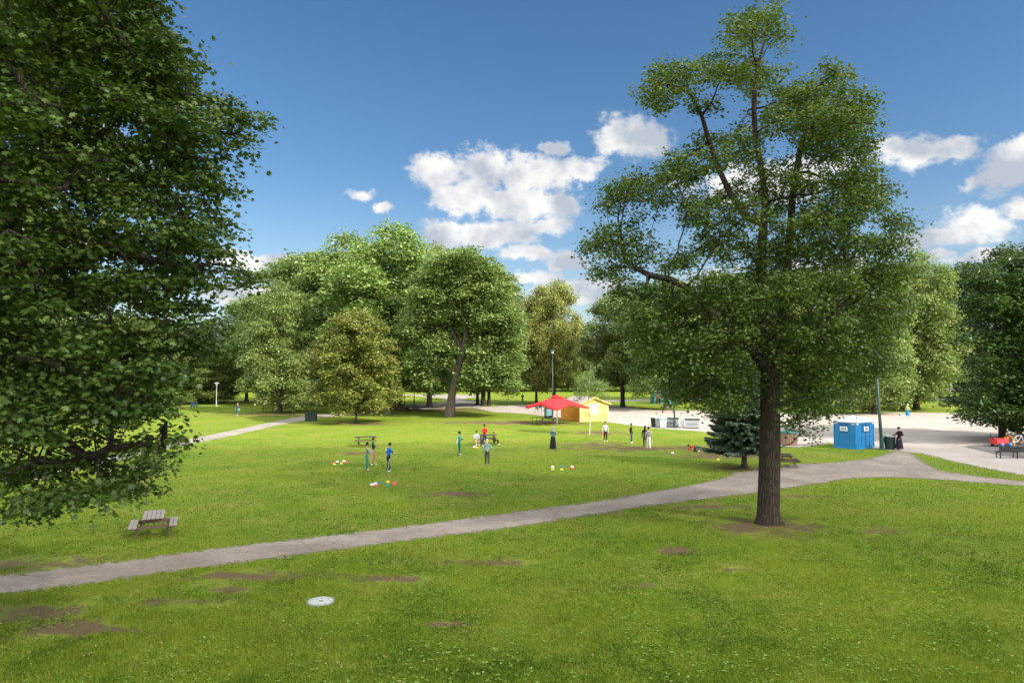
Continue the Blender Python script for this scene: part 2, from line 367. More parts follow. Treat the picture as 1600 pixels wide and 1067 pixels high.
# ------------------------------------------------------------------ grass blades and broad-leaved weeds on the near lawn
mb_, t, b = newmat('grass_blade')
rn = t.new('ShaderNodeAttribute', attribute_name='rnd').outputs['Fac']
geo = t.new('ShaderNodeNewGeometry').outputs['Position']
c = t.ramp(rn, [(0, (.038, .080, .008)), (.45, (.122, .200, .012)), (.8, (.205, .262, .018)), (1, (.31, .29, .08))])
c = t.mix(t.step(t.noise(geo, .16, 5, .6, .4), .38, .62), c, t.mix(.5, c, (.21, .28, .02)))
t.put(b.inputs['Base Color'], c); b.inputs['Roughness'].default_value = .6; b.inputs['Specular IOR Level'].default_value = .2
tr = t.new('ShaderNodeBsdfTranslucent'); t.put(tr.inputs[0], c); mx = t.new('ShaderNodeMixShader'); mx.inputs[0].default_value = .35
t.l.new(b.outputs[0], mx.inputs[1]); t.l.new(tr.outputs[0], mx.inputs[2]); t.l.new(mx.outputs[0], mb_.node_tree.nodes['Material Output'].inputs[0])
def vnoise(P, s, seed):
    """cheap value noise, matches nothing in particular"""
    r = np.random.default_rng(seed); g = r.random((64, 64)); x = P[:, 0]*s; y = P[:, 1]*s
    i = np.floor(x).astype(int); j = np.floor(y).astype(int); fx = smooth01(x-i); fy = smooth01(y-j)
    q = lambda a, c: g[a % 64, c % 64]
    return (q(i, j)*(1-fx)+q(i+1, j)*fx)*(1-fy)+(q(i, j+1)*(1-fx)+q(i+1, j+1)*fx)*fy
def near_points(N, d0, d1, power=2.0):
    u = rng.random(N); D = (d0**(1-power)+(d1**(1-power)-d0**(1-power))*u)**(1/(1-power))
    return np.stack([(rng.random(N)*2-1)*(D*.80+.6), D], 1)
NB = 520000
P = near_points(NB, 12.6, 72, 2.1)
P = P[rng.random(len(P)) < 1-smooth01((P[:, 1]-30)/40)*.97]
k = (sdist(P, PATH)+(rng.random(len(P))-.5)*.35) < -.05
k &= (sdist(P, PLAZA) < 0)
bare = np.full(len(P), -9.0)
for (x, y, a, bb) in bare_g: bare = np.maximum(bare, 1-np.hypot((P[:, 0]-x)/a, (P[:, 1]-y)/bb))
wn = np.maximum(bare, -.9)*.8+(vnoise(P, .9, 1)-.5)*1.2+(vnoise(P, 2.3, 2)-.5)*.9
k &= rng.random(len(P)) > np.clip(.12+wn*1.5, .08, .98)
P = P[k]; N = len(P)
h = (.030+.035*rng.random(N))*(1+.5*(vnoise(P, .7, 5)-.3)); w = .007+.0004*P[:, 1]
a1 = rng.random(N)*2*np.pi; ln = (rng.random((N, 2))-.5)*1.1
dx = np.cos(a1)*w; dy = np.sin(a1)*w
b0 = np.stack([P[:, 0]-dx, P[:, 1]-dy, np.zeros(N)], 1); b1 = np.stack([P[:, 0]+dx, P[:, 1]+dy, np.zeros(N)], 1)
tp = np.stack([P[:, 0]+ln[:, 0]*h, P[:, 1]+ln[:, 1]*h, h], 1)
V = np.stack([b0, b1, tp], 1).reshape(-1, 3); F = np.arange(N*3).reshape(-1, 3)
tag(np_mesh('grass', V, F, mb_, face_attr={'rnd': np.clip(rng.normal(.43, .25, N)+.5*(vnoise(P, 3.1, 8)-.5)+.45*(vnoise(P, .8, 9)-.5), 0, 1)}), 'short bright green blades of the near lawn', 'grass', kind='stuff')
# weeds: rosettes of 4-6 rounded leaves, in drifts
mw, t, b = newmat('weed_leaf')
rn = t.new('ShaderNodeAttribute', attribute_name='rnd').outputs['Fac']
c = t.ramp(rn, [(0, (.08, .16, .022)), (.6, (.13, .23, .035)), (1, (.19, .28, .07))])
t.put(b.inputs['Base Color'], c); b.inputs['Roughness'].default_value = .8; b.inputs['Specular IOR Level'].default_value = .1
P = near_points(5500, 12.6, 24, 2.4)
dr = vnoise(P, .55, 11)*.6+vnoise(P, 1.7, 12)*.4
k = (rng.random(len(P)) < (.12+.5*smooth01((dr-.35)*2.0))*smooth01((22-P[:, 1])/6)+.02) & (sdist(P, PATH) < -.2); P = P[k]
N = len(P); L = 5
c_ = np.repeat(P, L, 0); M_ = len(c_); a = rng.random(M_)*2*np.pi; s = (.013+.023*rng.random(M_)); til = .2+.5*rng.random(M_)
ux, uy = np.cos(a), np.sin(a); px_, py_ = -uy, ux
def lp(f, sd_, z): return np.stack([c_[:, 0]+ux*s*f+px_*s*sd_, c_[:, 1]+uy*s*f+py_*s*sd_, .03+s*z*til], 1)
V = np.stack([lp(.25, 0, .2), lp(.8, .55, .9), lp(1.6, .6, 1.2), lp(2.0, 0, 1.0), lp(1.6, -.6, 1.2), lp(.8, -.55, .9)], 1).reshape(-1, 3)
F = np.arange(M_*6).reshape(-1, 6)
tag(np_mesh('lawn_weeds', V, F, mw, face_attr={'rnd': rng.random(M_)}), 'pale broad leaved weeds scattered through the near lawn', 'weeds', kind='stuff')
# fallen leaves and litter flecks
ml = paint('fallen_leaf', (.26, .18, .07), .8)
P = near_points(380, 12.8, 40, 2.0); N = len(P); a = rng.random(N)*6.28; s = .02+.02*rng.random(N)
V = np.stack([np.stack([P[:, 0]+np.cos(a+q)*s*f, P[:, 1]+np.sin(a+q)*s*f, .05+.02*np.cos(a*3+q)], 1) for q, f in ((0, 1), (1.4, .6), (3.1, .9), (4.6, .6))], 1).reshape(-1, 3)
tag(np_mesh('fallen_leaves', V, np.arange(N*4).reshape(-1, 4), ml), 'dry fallen leaves strewn over the near lawn', 'leaf litter', kind='stuff')
# ------------------------------------------------------------------ trees
def bark(name, c1, c2, s=1.0):
    m, t, b = newmat(name)
    co = t.new('ShaderNodeTexCoord').outputs['Object']
    mp = t.new('ShaderNodeMapping'); mp.inputs['Scale'].default_value = (14*s, 14*s, 2.2*s); t.put(mp.inputs[0], co)
    v = t.new('ShaderNodeTexVoronoi', feature='DISTANCE_TO_EDGE'); v.inputs['Scale'].default_value = 1.0
    n = t.noise(mp.outputs[0], 1.2, 6, .7, .6); t.put(v.inputs['Vector'], t.mix(.35, mp.outputs[0], n, 'ADD'))
    cr = t.step(v.outputs[0], .0, .22); n2 = t.noise(co, 1.5, 5, .6)
    c = t.mix(t.math('MULTIPLY', cr, n), tuple(x*.35 for x in c1), c1); c = t.mix(t.step(n2, .5, .75), c, c2)
    t.put(b.inputs['Base Color'], c); b.inputs['Roughness'].default_value = .9; b.inputs['Specular IOR Level'].default_value = .15
    bp = t.new('ShaderNodeBump'); bp.inputs['Distance'].default_value = .05; bp.inputs['Strength'].default_value = 1
    t.put(bp.inputs['Height'], t.math('ADD', t.math('MULTIPLY', cr, .7), n)); t.put(b.inputs['Normal'], bp)
    return m
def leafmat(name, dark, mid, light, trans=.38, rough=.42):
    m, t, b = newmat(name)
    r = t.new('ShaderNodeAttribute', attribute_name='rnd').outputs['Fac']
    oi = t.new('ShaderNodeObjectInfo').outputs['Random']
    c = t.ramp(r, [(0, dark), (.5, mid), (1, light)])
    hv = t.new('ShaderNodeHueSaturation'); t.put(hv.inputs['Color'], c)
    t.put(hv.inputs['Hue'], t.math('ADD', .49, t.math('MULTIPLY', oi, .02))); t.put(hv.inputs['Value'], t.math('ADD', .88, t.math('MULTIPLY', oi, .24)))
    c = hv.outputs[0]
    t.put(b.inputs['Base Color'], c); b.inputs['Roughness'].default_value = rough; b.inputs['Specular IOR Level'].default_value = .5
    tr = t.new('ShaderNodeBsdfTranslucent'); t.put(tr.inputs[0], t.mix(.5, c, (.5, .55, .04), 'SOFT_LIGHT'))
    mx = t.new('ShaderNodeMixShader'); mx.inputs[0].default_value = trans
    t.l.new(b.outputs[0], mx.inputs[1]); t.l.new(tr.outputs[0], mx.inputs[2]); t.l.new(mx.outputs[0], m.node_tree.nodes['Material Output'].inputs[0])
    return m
B_DARK = bark('bark_dark', (.085, .065, .050), (.060, .050, .036)); B_BRN = bark('bark_brown', (.14, .105, .080), (.10, .085, .06), .7)
B_PALE = bark('bark_pale', (.30, .24, .20), (.20, .17, .14), .7)
L_MAPLE = leafmat('leaf_maple', (.040, .076, .013), (.088, .138, .020), (.195, .235, .045))
L_MAPLE2 = leafmat('leaf_maple_cool', (.034, .075, .012), (.074, .140, .022), (.165, .24, .052))
L_FAR = leafmat('leaf_green', (.085, .135, .032), (.165, .235, .060), (.29, .35, .11))
L_LIGHT = leafmat('leaf_light', (.10, .165, .035), (.20, .28, .070), (.34, .41, .14))
L_CREAM = leafmat('leaf_chestnut', (.09, .15, .03), (.19, .27, .06), (.36, .40, .17))
L_YEL = leafmat('leaf_yellow', (.13, .15, .03), (.26, .27, .06), (.42, .38, .13))
L_OLIVE = leafmat('leaf_olive', (.09, .125, .022), (.19, .225, .040), (.35, .36, .10))
L_DARK = leafmat('leaf_dark', (.024, .055, .010), (.048, .095, .016), (.085, .14, .025))
L_SPR = leafmat('needle_blue', (.035, .072, .036), (.090, .150, .085), (.20, .28, .18), .15)
def colonize(att, P0, par0, step=.45, kill=.55, maxit=160, bias=(0, 0, .05)):
    N = [np.array(p, float) for p in P0]; par = list(par0)
    A = att.copy(); near = np.zeros(len(A), int); dist = np.full(len(A), 1e9)
    def upd(idx):
        C = np.array([N[i] for i in idx])
        D = np.linalg.norm(A[:, None, :]-C[None], axis=2); j = D.argmin(1); d = D[np.arange(len(A)), j]
        b = d < dist; dist[b] = d[b]; near[b] = np.array(idx)[j[b]]
    upd(list(range(len(N)))); seen = set()
    for it in range(maxit):
        ok = dist > kill
        A, near, dist = A[ok], near[ok], dist[ok]
        if len(A) == 0: break
        NN = np.array(N); dirs = A-NN[near]; dirs /= np.linalg.norm(dirs, axis=1)[:, None]+1e-9
        acc = np.zeros((len(N), 3)); np.add.at(acc, near, dirs); act = np.unique(near); new = []
        for i in act:
            v = acc[i]; L = np.linalg.norm(v)
            if L < 1e-3: v = rng.normal(size=3); L = np.linalg.norm(v)
            v = v/L+np.array(bias)+rng.normal(size=3)*.13; v /= np.linalg.norm(v)
            q = N[i]+v*step; key = (i, round(q[0], 1), round(q[1], 1), round(q[2], 1))
            if key in seen: q = q+rng.normal(size=3)*.1*step
            seen.add(key); N.append(q); par.append(int(i)); new.append(len(N)-1)
        if not new: break
        upd(new)
    return np.array(N), np.array(par)
def branch_mesh(name, N, par, r, mat, parent, rmin, sides=(9, 5, 3), origin=Vector((0, 0, 0))):
    ch = {}
    for i, p in enumerate(par):
        if p >= 0: ch.setdefault(p, []).append(i)
    mb = MB(); stack = [(0, None)]
    while stack:
        s, pre = stack.pop()
        pts = [] if pre is None else [N[pre]]; rad = [] if pre is None else [min(r[pre], r[s]*1.15)]
        c = s
        while True:
            pts.append(N[c]); rad.append(r[c]); cc = [k for k in ch.get(c, []) if r[k] >= rmin]
            if not cc: break
            cc.sort(key=lambda k: -r[k])
            for k in cc[1:]: stack.append((k, c))
            c = cc[0]
        if len(pts) >= 2:
            n = sides[0] if rad[0] > .12 else (sides[1] if rad[0] > .035 else sides[2])
            mb.tube([Vector(p)-origin for p in pts], rad, n, caps=False)
    return mb.build(name, mat, parent, smooth=True)
def radii(N, par, r0=.010, e=2.35):
    rr = np.zeros(len(N)); 
    for i in range(len(N)-1, -1, -1):
        if rr[i] == 0: rr[i] = r0**e
        if par[i] >= 0: rr[par[i]] += rr[i]
    return rr**(1/e)
MAPLE = np.array([(0, 0), (.34, -.06), (.30, .16), (.62, .18), (.42, .38), (.50, .78), (.18, .58), (0, 1.05), (-.18, .58), (-.50, .78), (-.42, .38), (-.62, .18), (-.30, .16), (-.34, -.06)])
def leaves(name, C, per, sig, size, mat, parent, shape='maple', origin=(0, 0, 0), droop=.35, tilt=.45, flat=.42, gv=None, var=1.6):
    """C (n,3) spray centres; per leaves per spray"""
    n = len(C); k = np.maximum(2, (per*rng.gamma(var, 1/var, n)).astype(int)); idx = np.repeat(np.arange(n), k); M_ = len(idx)
    off = rng.normal(size=(M_, 3))*np.array([sig, sig, sig*flat]); off[:, 2] -= .25*np.hypot(off[:, 0], off[:, 1])**1.5
    pos = C[idx]+off-np.array(origin)
    out = np.stack([off[:, 0], off[:, 1]], 1)+rng.normal(size=(M_, 2))*sig*.5; out /= np.linalg.norm(out, axis=1)[:, None]+1e-6
    tip = np.stack([out[:, 0], out[:, 1], -droop+rng.normal(size=M_)*.35], 1); tip /= np.linalg.norm(tip, axis=1)[:, None]
    nrm = np.stack([rng.normal(size=M_)*tilt, rng.normal(size=M_)*tilt, np.ones(M_)], 1)
    side = np.cross(tip, nrm); side /= np.linalg.norm(side, axis=1)[:, None]+1e-6
    up = np.cross(side, tip)
    s = size*(.5+1.0*rng.random(M_))
    if shape == 'maple':
        O = MAPLE*.85; kk = len(O); bend = -np.abs(O[:, 0])*.25-.1*O[:, 1]
        V = pos[:, None, :]+s[:, None, None]*(side[:, None, :]*O[None, :, 0, None]+tip[:, None, :]*O[None, :, 1, None]+up[:, None, :]*bend[None, :, None])
        b = np.arange(M_)[:, None]*kk
        # fan out of the leaf base
        tr = np.array([(0, 1, 2), (0, 2, 3), (0, 3, 4), (0, 4, 5), (0, 5, 6), (0, 6, 7), (0, 7, 8), (0, 8, 9), (0, 9, 10), (0, 10, 11), (0, 11, 12), (0, 12, 13)])
        F = (b[:, :, None]+tr[None]).reshape(-1, 3); rep = 12
    elif shape == 'star':
        O = np.array([(0, 0), (.5, .1), (.33, .33), (.42, .75), (.0, 1.05), (-.42, .75), (-.33, .33), (-.5, .1)])*.9; kk = 8; bend = -np.abs(O[:, 0])*.3
        V = pos[:, None, :]+s[:, None, None]*(side[:, None, :]*O[None, :, 0, None]+tip[:, None, :]*O[None, :, 1, None]+up[:, None, :]*bend[None, :, None])
        b = np.arange(M_)[:, None]*kk; tr = np.array([(0, 1, 2), (0, 2, 3), (0, 3, 4), (0, 4, 5), (0, 5, 6), (0, 6, 7)])
        F = (b[:, :, None]+tr[None]).reshape(-1, 3); rep = 6
    else:
        O = np.array([(0, 0), (.42, .45), (0, 1.0), (-.42, .45)]); kk = 4; bend = np.array([0, -.2, -.05, -.2])
        V = pos[:, None, :]+s[:, None, None]*(side[:, None, :]*O[None, :, 0, None]+tip[:, None, :]*O[None, :, 1, None]+up[:, None, :]*bend[None, :, None])
        b = np.arange(M_)[:, None]*kk; F = (b[:, :, None]+np.array([[(0, 1, 2), (0, 2, 3)]])[0][None]).reshape(-1, 3); rep = 2
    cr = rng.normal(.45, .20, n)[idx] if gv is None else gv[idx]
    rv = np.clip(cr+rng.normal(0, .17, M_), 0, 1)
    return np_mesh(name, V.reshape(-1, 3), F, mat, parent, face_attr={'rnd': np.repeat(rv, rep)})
def in_lobes(lobes, n, shell=.45):
    vol = np.array([l[3]*l[4]*l[5]*(l[6] if len(l) > 6 else 1) for l in lobes]); pick = rng.choice(len(lobes), n, p=vol/vol.sum())
    d = rng.normal(size=(n, 3)); d /= np.linalg.norm(d, axis=1)[:, None]; d *= (rng.random(n)**shell)[:, None]
    L = np.array([l[:6] for l in lobes])[pick]
    return L[:, :3]+d*L[:, 3:6]
def thin(P, dmin):
    """keep points at least about dmin apart"""
    cell = {}; keep = []
    for i, p in enumerate(P):
        k = tuple(np.floor(p/dmin).astype(int)); c = cell.get(k, 0)
        if c < 1: keep.append(i); cell[k] = c+1
    return P[keep]
def px_lobes(rows, D, axis, depth, copies=3):
    """rows of (px,py,rx,ry) or with weight: lobes of the crown at their real distance, spread through its depth"""
    out = []
    for row in rows:
        px, py, rx, ry = row[:4]; w = row[4] if len(row) > 4 else 1
        c = AT(px, py, D); lat = c.x-axis; dep = math.sqrt(max(.15, 1-(lat/(depth*1.25))**2))*depth
        nn = max(1, round(copies*w**.5))
        for q in range(nn):
            d = D+((q+.5)/nn*2-1+random.uniform(-.2, .2))*dep*.8
            e = AT(px+random.uniform(-9, 9), py+random.uniform(-.45, .45)*ry, d); s = d/FPX
            out.append((e.x, e.y, e.z, rx*s, max(rx*s, .8*ry*s), ry*s, w))
    return out
def flare(mb, base, r, n=14, h=1.1, seed=0):
    """root flare at the trunk foot"""
    rr = random.Random(seed); ph = [rr.uniform(0, 6.28) for _ in range(3)]
    vs = []; fs = []; zs = [-.08, .0, .12, .3, .6, h]
    for z in zs:
        k = math.exp(-max(z, 0)/.28)
        for i in range(n):
            a = 2*math.pi*i/n; q = r*(1-.16*max(0, z)/h)*(1+k*(.30+.22*math.cos(3*a+ph[0])+.12*math.cos(5*a+ph[1])))
            vs.append((base[0]+q*math.cos(a), base[1]+q*math.sin(a), z))
    for j in range(len(zs)-1):
        for i in range(n): fs.append((j*n+i, j*n+(i+1) % n, (j+1)*n+(i+1) % n, (j+1)*n+i))
    mb.add(vs, fs)
# ---- the big maple standing alone on the right
D1 = G(1200, 817).y; b1_ = G(1200, 817)
rows = [(1205,22,30,26),(1170,55,40,30),(1215,60,22,24),(1140,95,40,26),(1105,110,30,24),(1050,125,46,32),(1030,150,40,26),(1180,115,46,30),(1190,160,30,28,.5),(1110,150,45,22,.35),
 (1300,130,40,30),(1250,150,46,34),(1335,170,36,38),(1290,190,70,40),(1345,230,34,40),(1220,190,30,30),(1160,225,40,40,.6),(1110,235,40,30,.8),(1345,275,36,30),
 (1270,240,60,40,.5),(1195,250,40,40,.4),(1250,300,80,34,.5),(1355,320,50,34),(1402,350,34,18),(1330,300,50,40,.7),(1300,345,60,28),
 (985,285,44,28),(1035,300,44,30,.8),(955,315,30,26),(1070,275,40,30,.8),(1000,335,30,22,.4),(955,365,44,26),(925,395,26,22),(930,425,24,18),(975,400,40,24),(1015,375,36,26,.5),
 (1090,330,50,30,.8),(1150,320,50,34,.8),(1200,330,40,34,.7),(1040,425,30,18,.4),(1075,395,40,28,.8),(1130,385,50,30),(1195,390,50,34,.8),(1250,385,56,34),(1320,395,60,36),(1385,380,40,28),(1420,350,18,10),
 (1000,455,50,20),(960,440,30,14),(1060,470,50,30),(1120,450,50,34),(1180,450,44,34,.8),(1245,450,56,34),(1310,450,60,36),(1375,440,46,36),(1410,420,30,20),
 (1010,510,54,30),(1070,530,60,36),(1130,520,50,36),(1235,520,54,34),(1300,520,60,36),(1370,505,50,36),(1400,480,30,26),
 (1030,560,50,28),(1085,575,50,28),(1145,575,46,34),(1245,575,46,34),(1305,580,54,34),(1360,560,44,30),(1060,605,44,22),(1115,618,48,22),(1155,625,26,20),(1255,620,44,26),(1295,630,36,24),(1245,658,34,22,.5),(1262,682,22,12,.6)]
rowh = [(a_[0], a_[1], a_[2]*.86, a_[3]*.90)+tuple(a_[4:]) for a_ in rows if a_[1] < 290]; rowl = [(a_[0], a_[1], a_[2]*.84, a_[3]*.92)+tuple(a_[4:]) for a_ in rows if a_[1] >= 290]
rowm = [a_ for a_ in rowl if a_[1] < 445]; rowl = [a_ for a_ in rowl if a_[1] >= 445]
lob = px_lobes(rowh, D1, b1_.x, 5.0, 2)+px_lobes(rowm, D1, b1_.x, 5.2, 2)+px_lobes(rowl, D1, b1_.x, 5.4, 3)
att = thin(in_lobes(lob, 9000), .37)
wp = lambda px, py, dy=0: AT(px, py, D1+dy)
tk = [wp(1200, 817), wp(1201, 780), wp(1202, 740), wp(1203, 700), wp(1203, 660), wp(1203, 620), wp(1203, 585), wp(1202, 560)]
P0 = [tuple(p) for p in tk]; pr = [-1]+list(range(len(tk)-1)); fk = len(tk)-1
def ext(start, pts):
    k = start
    for p in pts: P0.append(tuple(p)); pr.append(k); k = len(P0)-1
    return k
ext(fk, [wp(1196, 525), wp(1192, 490), wp(1190, 455), wp(1189, 420), wp(1190, 385), wp(1193, 350), wp(1196, 315), wp(1192, 280), wp(1186, 245), wp(1180, 210), wp(1178, 170), wp(1180, 130), wp(1186, 95), wp(1196, 60)])
ext(fk, [wp(1214, 530, .3), wp(1222, 495, .5), wp(1228, 460, .6), wp(1230, 425, .6), wp(1232, 390, .6), wp(1236, 350, .6), wp(1238, 310, .5), wp(1244, 270, .5), wp(1250, 235, .4), wp(1262, 200)])
ext(fk-1, [wp(1180, 555, -.4), wp(1160, 530, -.8), wp(1138, 508, -1), wp(1115, 492, -1.1), wp(1095, 470, -1.2), wp(1075, 450, -1.2), wp(1045, 436, -1), wp(1015, 430, -.8), wp(985, 415, -.5)])
ext(fk-1, [wp(1222, 568, -.5), wp(1248, 545, -1), wp(1275, 520, -1.4), wp(1300, 495, -1.6), wp(1325, 470, -1.5), wp(1350, 445, -1.2)])
ext(fk+6, [wp(1165, 340, .5), wp(1140, 300, .8), wp(1122, 262, .8), wp(1108, 220, .6), wp(1096, 180, .3), wp(1080, 150)])
ext(fk, [wp(1190, 540, 1.2), wp(1165, 515, 2.2), wp(1140, 495, 3)]); ext(fk, [wp(1225, 540, 1.2), wp(1260, 520, 2.4), wp(1290, 500, 3.2)])
N, par = colonize(att, P0, pr, .38, .42, 90)
r = radii(N, par, .0072, 2.08); r *= .40/r[2]
r[:8] = [.45, .43, .42, .41, .40, .39, .37, .33]
mt = empty('maple_tree', b1_, 0, 'tall broad maple standing alone beside the path with a dark furrowed trunk', 'tree')
tr_o = branch_mesh('trunk', N, par, np.maximum(r, .0055), B_DARK, mt, .0055, (18, 6, 3), origin=b1_)
mbf = MB(); flare(mbf, (0, 0), .425, 24, .95, 3); mbf.build('root_flare', B_DARK, mt, smooth=True)
tips = thin(np.concatenate([att, N[(r < .018) & (N[:, 2] > 3)]]), .39)
hz_ = np.clip((tips[:, 2]-4)/16, 0, 1); gv = rng.normal(.38, .16, len(tips))+.22*hz_**1.5  # sprays get paler with height: light on the top put into the leaf colour
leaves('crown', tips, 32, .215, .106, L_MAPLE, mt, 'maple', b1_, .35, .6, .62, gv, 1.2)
print('maple', len(tips), len(N))
# ---- the overhanging maple at the left edge, trunk just outside the frame
DL = 16.5; bL = Vector((-17.2, 17.5, 0))
rows = [(330,185,44,20),(385,186,30,10),(400,180,16,6),(375,165,16,8),(350,205,36,12),(300,92,26,9),(290,60,14,10),(395,436,24,8),(300,150,50,26),(345,215,50,26),(270,105,34,20),(285,90,22,12),(230,40,34,40),(240,75,40,26),(190,30,50,40),(120,30,60,40),(50,40,60,50),(-30,50,60,60),
 (150,90,70,36),(60,110,70,40),(240,130,56,28),(180,150,60,34),(90,180,70,40),(0,160,60,50),(270,190,60,30),(300,235,60,28),(345,255,40,20),(350,290,30,20),(310,280,56,26),(230,240,60,34),(150,230,60,34,.6),
 (60,250,60,30,.6),(-20,260,60,50),(230,300,60,32),(150,300,60,30,.7),(50,320,70,30),(320,330,50,24),(350,350,28,18),(260,360,66,26),(180,370,66,30),(90,380,66,34),(0,390,60,44),(310,395,56,22),(345,385,24,14),
 (370,432,34,13),(395,440,18,7),(330,450,36,18),(250,425,60,28),(290,480,56,26),(200,450,60,34),(110,450,60,34),(20,460,60,40),(340,505,22,12),(270,520,60,28),(330,545,22,12),(200,520,60,34),(110,530,60,34),(20,540,60,40),
 (280,565,40,18),(220,580,56,28),(150,590,60,34),(70,600,60,34),(-10,610,50,40),(230,630,44,22),(170,640,56,24),(90,640,60,24),(10,660,50,30),(255,680,28,18),(215,700,44,22),(160,680,50,20,.6),(70,680,50,20,.4),
 (110,725,50,18,.8),(190,740,44,20),(235,725,22,12),(40,730,40,22),(140,765,50,16),(215,765,26,11),(85,775,34,14),(40,772,30,16),(30,800,14,11),(150,785,30,8,.6),(75,800,10,5),(-20,740,40,30),
 (-100,300,90,90),(-120,120,90,90),(-120,480,90,90),(-110,640,70,70),(60,-40,90,50),(180,-50,70,50),(-60,-60,90,60)]
lob = []
for row in rows:
    px, py, rx, ry = row[:4]; w = row[4] if len(row) > 4 else 1
    # outer tips reach sideways at the trunk's distance; the inner crown is spread nearer and farther
    f = min(1, max(0, (410-px)/420)); nn = 1+round(1.6*f*w)
    for q in range(nn):
        d = DL-1+((q+.5)/nn*2-1)*(1.2+4.0*f)+random.uniform(-.6, .6)
        if py > 640: d = min(d, 15.5)+random.uniform(-1, .5)
        e = AT(px, py, d); s = d/FPX
        if e.z < 2.0 and py > 700: pass
        lob.append((e.x, e.y, e.z, rx*s, max(rx*s, .5), ry*s, w))
att = thin(in_lobes(lob, 13000, .40), .34)
tkL = [bL+Vector((0, 0, z)) for z in np.arange(0, 15, .6)]
P0 = [tuple(p) for p in tkL]; pr = [-1]+list(range(len(tkL)-1))
q = lambda px, py, d=DL: AT(px, py, d)
ext(8, [q(-40, 470, 16), q(20, 455, 15.5), q(70, 430, 15.2), q(120, 400, 15), q(165, 385, 15)])
ext(10, [q(-60, 400, 16.5), q(0, 355, 15.5), q(50, 315, 15), q(90, 290, 14.8), q(130, 270, 14.6)])
ext(14, [q(40, 260, 17), q(110, 250, 16.6), q(180, 252, 16), q(225, 235, 15.7), q(260, 215, 15.5), q(285, 200, 15.5)])
ext(16, [q(20, 140, 17), q(80, 100, 16), q(140, 70, 16)])
ext(5, [q(-30, 560, 16), q(40, 560, 15.4), q(110, 575, 15), q(170, 600, 14.8)]); ext(4, [q(-20, 640, 15), q(40, 660, 14.5), q(100, 690, 14.2), q(130, 712, 14)])
N, par = colonize(att, P0, pr, .36, .40, 90)
r = radii(N, par, .0070, 2.12); r *= .55/r[1]
lt = empty('maple_tree', bL, 0, 'huge dark green maple at the left edge with boughs hanging over the lawn', 'tree')
branch_mesh('trunk', N, par, np.maximum(r, .0065), B_DARK, lt, .0065, (16, 6, 3), origin=bL)
tips = thin(np.concatenate([att, N[(r < .02)]]), .38)
hz_ = np.clip((tips[:, 2]-3)/13, 0, 1); gv = rng.normal(.36, .16, len(tips))+.14*hz_  # upper sprays paler, lower ones darker: crown light and shade painted into the leaves
leaves('crown', tips, 50, .225, .106, L_MAPLE2, lt, 'maple', bL, .40, .55, .42, gv, 1.0)
print('left', len(tips), len(N))
# ---- the dark tree at the right edge
D3 = 58.5; b3 = G(1566, 575+6615/D3)
rows = [(1590,430,50,26),(1545,440,36,26),(1640,430,60,40),(1520,480,26,24),(1570,480,50,30),(1630,490,60,40),(1535,525,30,30),(1590,540,50,34),(1650,550,60,44),(1545,575,34,30),(1600,600,50,32),
 (1510,620,26,14),(1535,620,34,20),(1520,645,28,12),(1560,640,40,20),(1600,655,40,20),(1650,620,60,40),(1580,655,26,12),(1545,655,24,10),(1700,520,60,70),(1700,600,50,50),(1690,440,50,50),(1600,400,26,12),(1575,405,14,8),(1640,655,40,18),(1620,395,30,14)]
lob = px_lobes(rows, D3, b3.x, 5.5, 3); att = thin(in_lobes(lob, 3500), .6)
P0 = [tuple(b3+Vector((0, 0, z))) for z in np.arange(0, 7, .7)]; pr = [-1]+list(range(9))
N, par = colonize(att, P0, pr, .6, .65, 60); r = radii(N, par, .012, 2.3); r *= .27/r[1]
rt = empty('park_tree', b3, 0, 'dark leafy tree at the right edge drooping over the bench', 'tree')
branch_mesh('trunk', N, par, r, B_DARK, rt, .012, (12, 5, 3), origin=b3)
tips = thin(np.concatenate([att, N[r < .04]]), .42)
leaves('crown', tips, 26, .42, .22, L_DARK, rt, 'star', b3, .35, .5, .45)
# ---- tree prototypes for the far side: crown about 20 m high and 16 m across
def proto(seed, zb, prof, nl, n_att, per, sig, size, trunk_r, fork=None, lob_r=(.15, .26), dmin=.75, shape='quad'):
    global rng
    rng = np.random.default_rng(seed); rr = random.Random(seed); lob = []
    for i in range(nl):
        tt = (i+.5)/nl; z = zb+(20-zb)*tt; Rr = 8*prof(tt); a = i*2.399+rr.uniform(-.5, .5)
        q = Rr*rr.uniform(.60, .98); z += rr.uniform(-.8, .8); s = 8*rr.uniform(*lob_r)*(1.15-.30*tt)
        s = min(s, max(1.2, Rr*.75)); q = max(0, min(q, Rr-s*.6))
        lob.append((q*math.cos(a), q*math.sin(a), min(z, 20-s*.75), s, s, s*.78))
        if i % 3 == 0: lob.append((q*.45*math.cos(a+1), q*.45*math.sin(a+1), z, s*1.2, s*1.2, s, .6))
    att = thin(in_lobes(lob, n_att, .6), dmin)
    P0 = [(0, 0, z) for z in np.arange(0, max(zb+2, 5), .8)] if fork is None else fork
    pr = [-1]+list(range(len(P0)-1))
    N, par = colonize(att, P0, pr, .8, .9, 50); r = radii(N, par, .02, 2.3); r *= trunk_r/r[1]; r[0] = trunk_r*1.45; r[1] = trunk_r*1.08
    tips = thin(np.concatenate([att, N[(r < .07)]]), dmin*.72)
    return N, par, r, tips, (per, sig, size, shape)
PR = {}
dome = lambda t_: math.sqrt(max(0, 1-((t_-.38)/.66)**2)); skirt = lambda t_: (1-.10*(1-t_))*math.sqrt(max(.0, 1-(max(0, t_-.12)/.92)**3.0))
rnd_ = lambda t_: math.sqrt(max(0.02, 1-((t_-.36)/.66)**2)); col_ = lambda t_: .9*math.sqrt(max(0.02, 1-((t_-.45)/.60)**4))
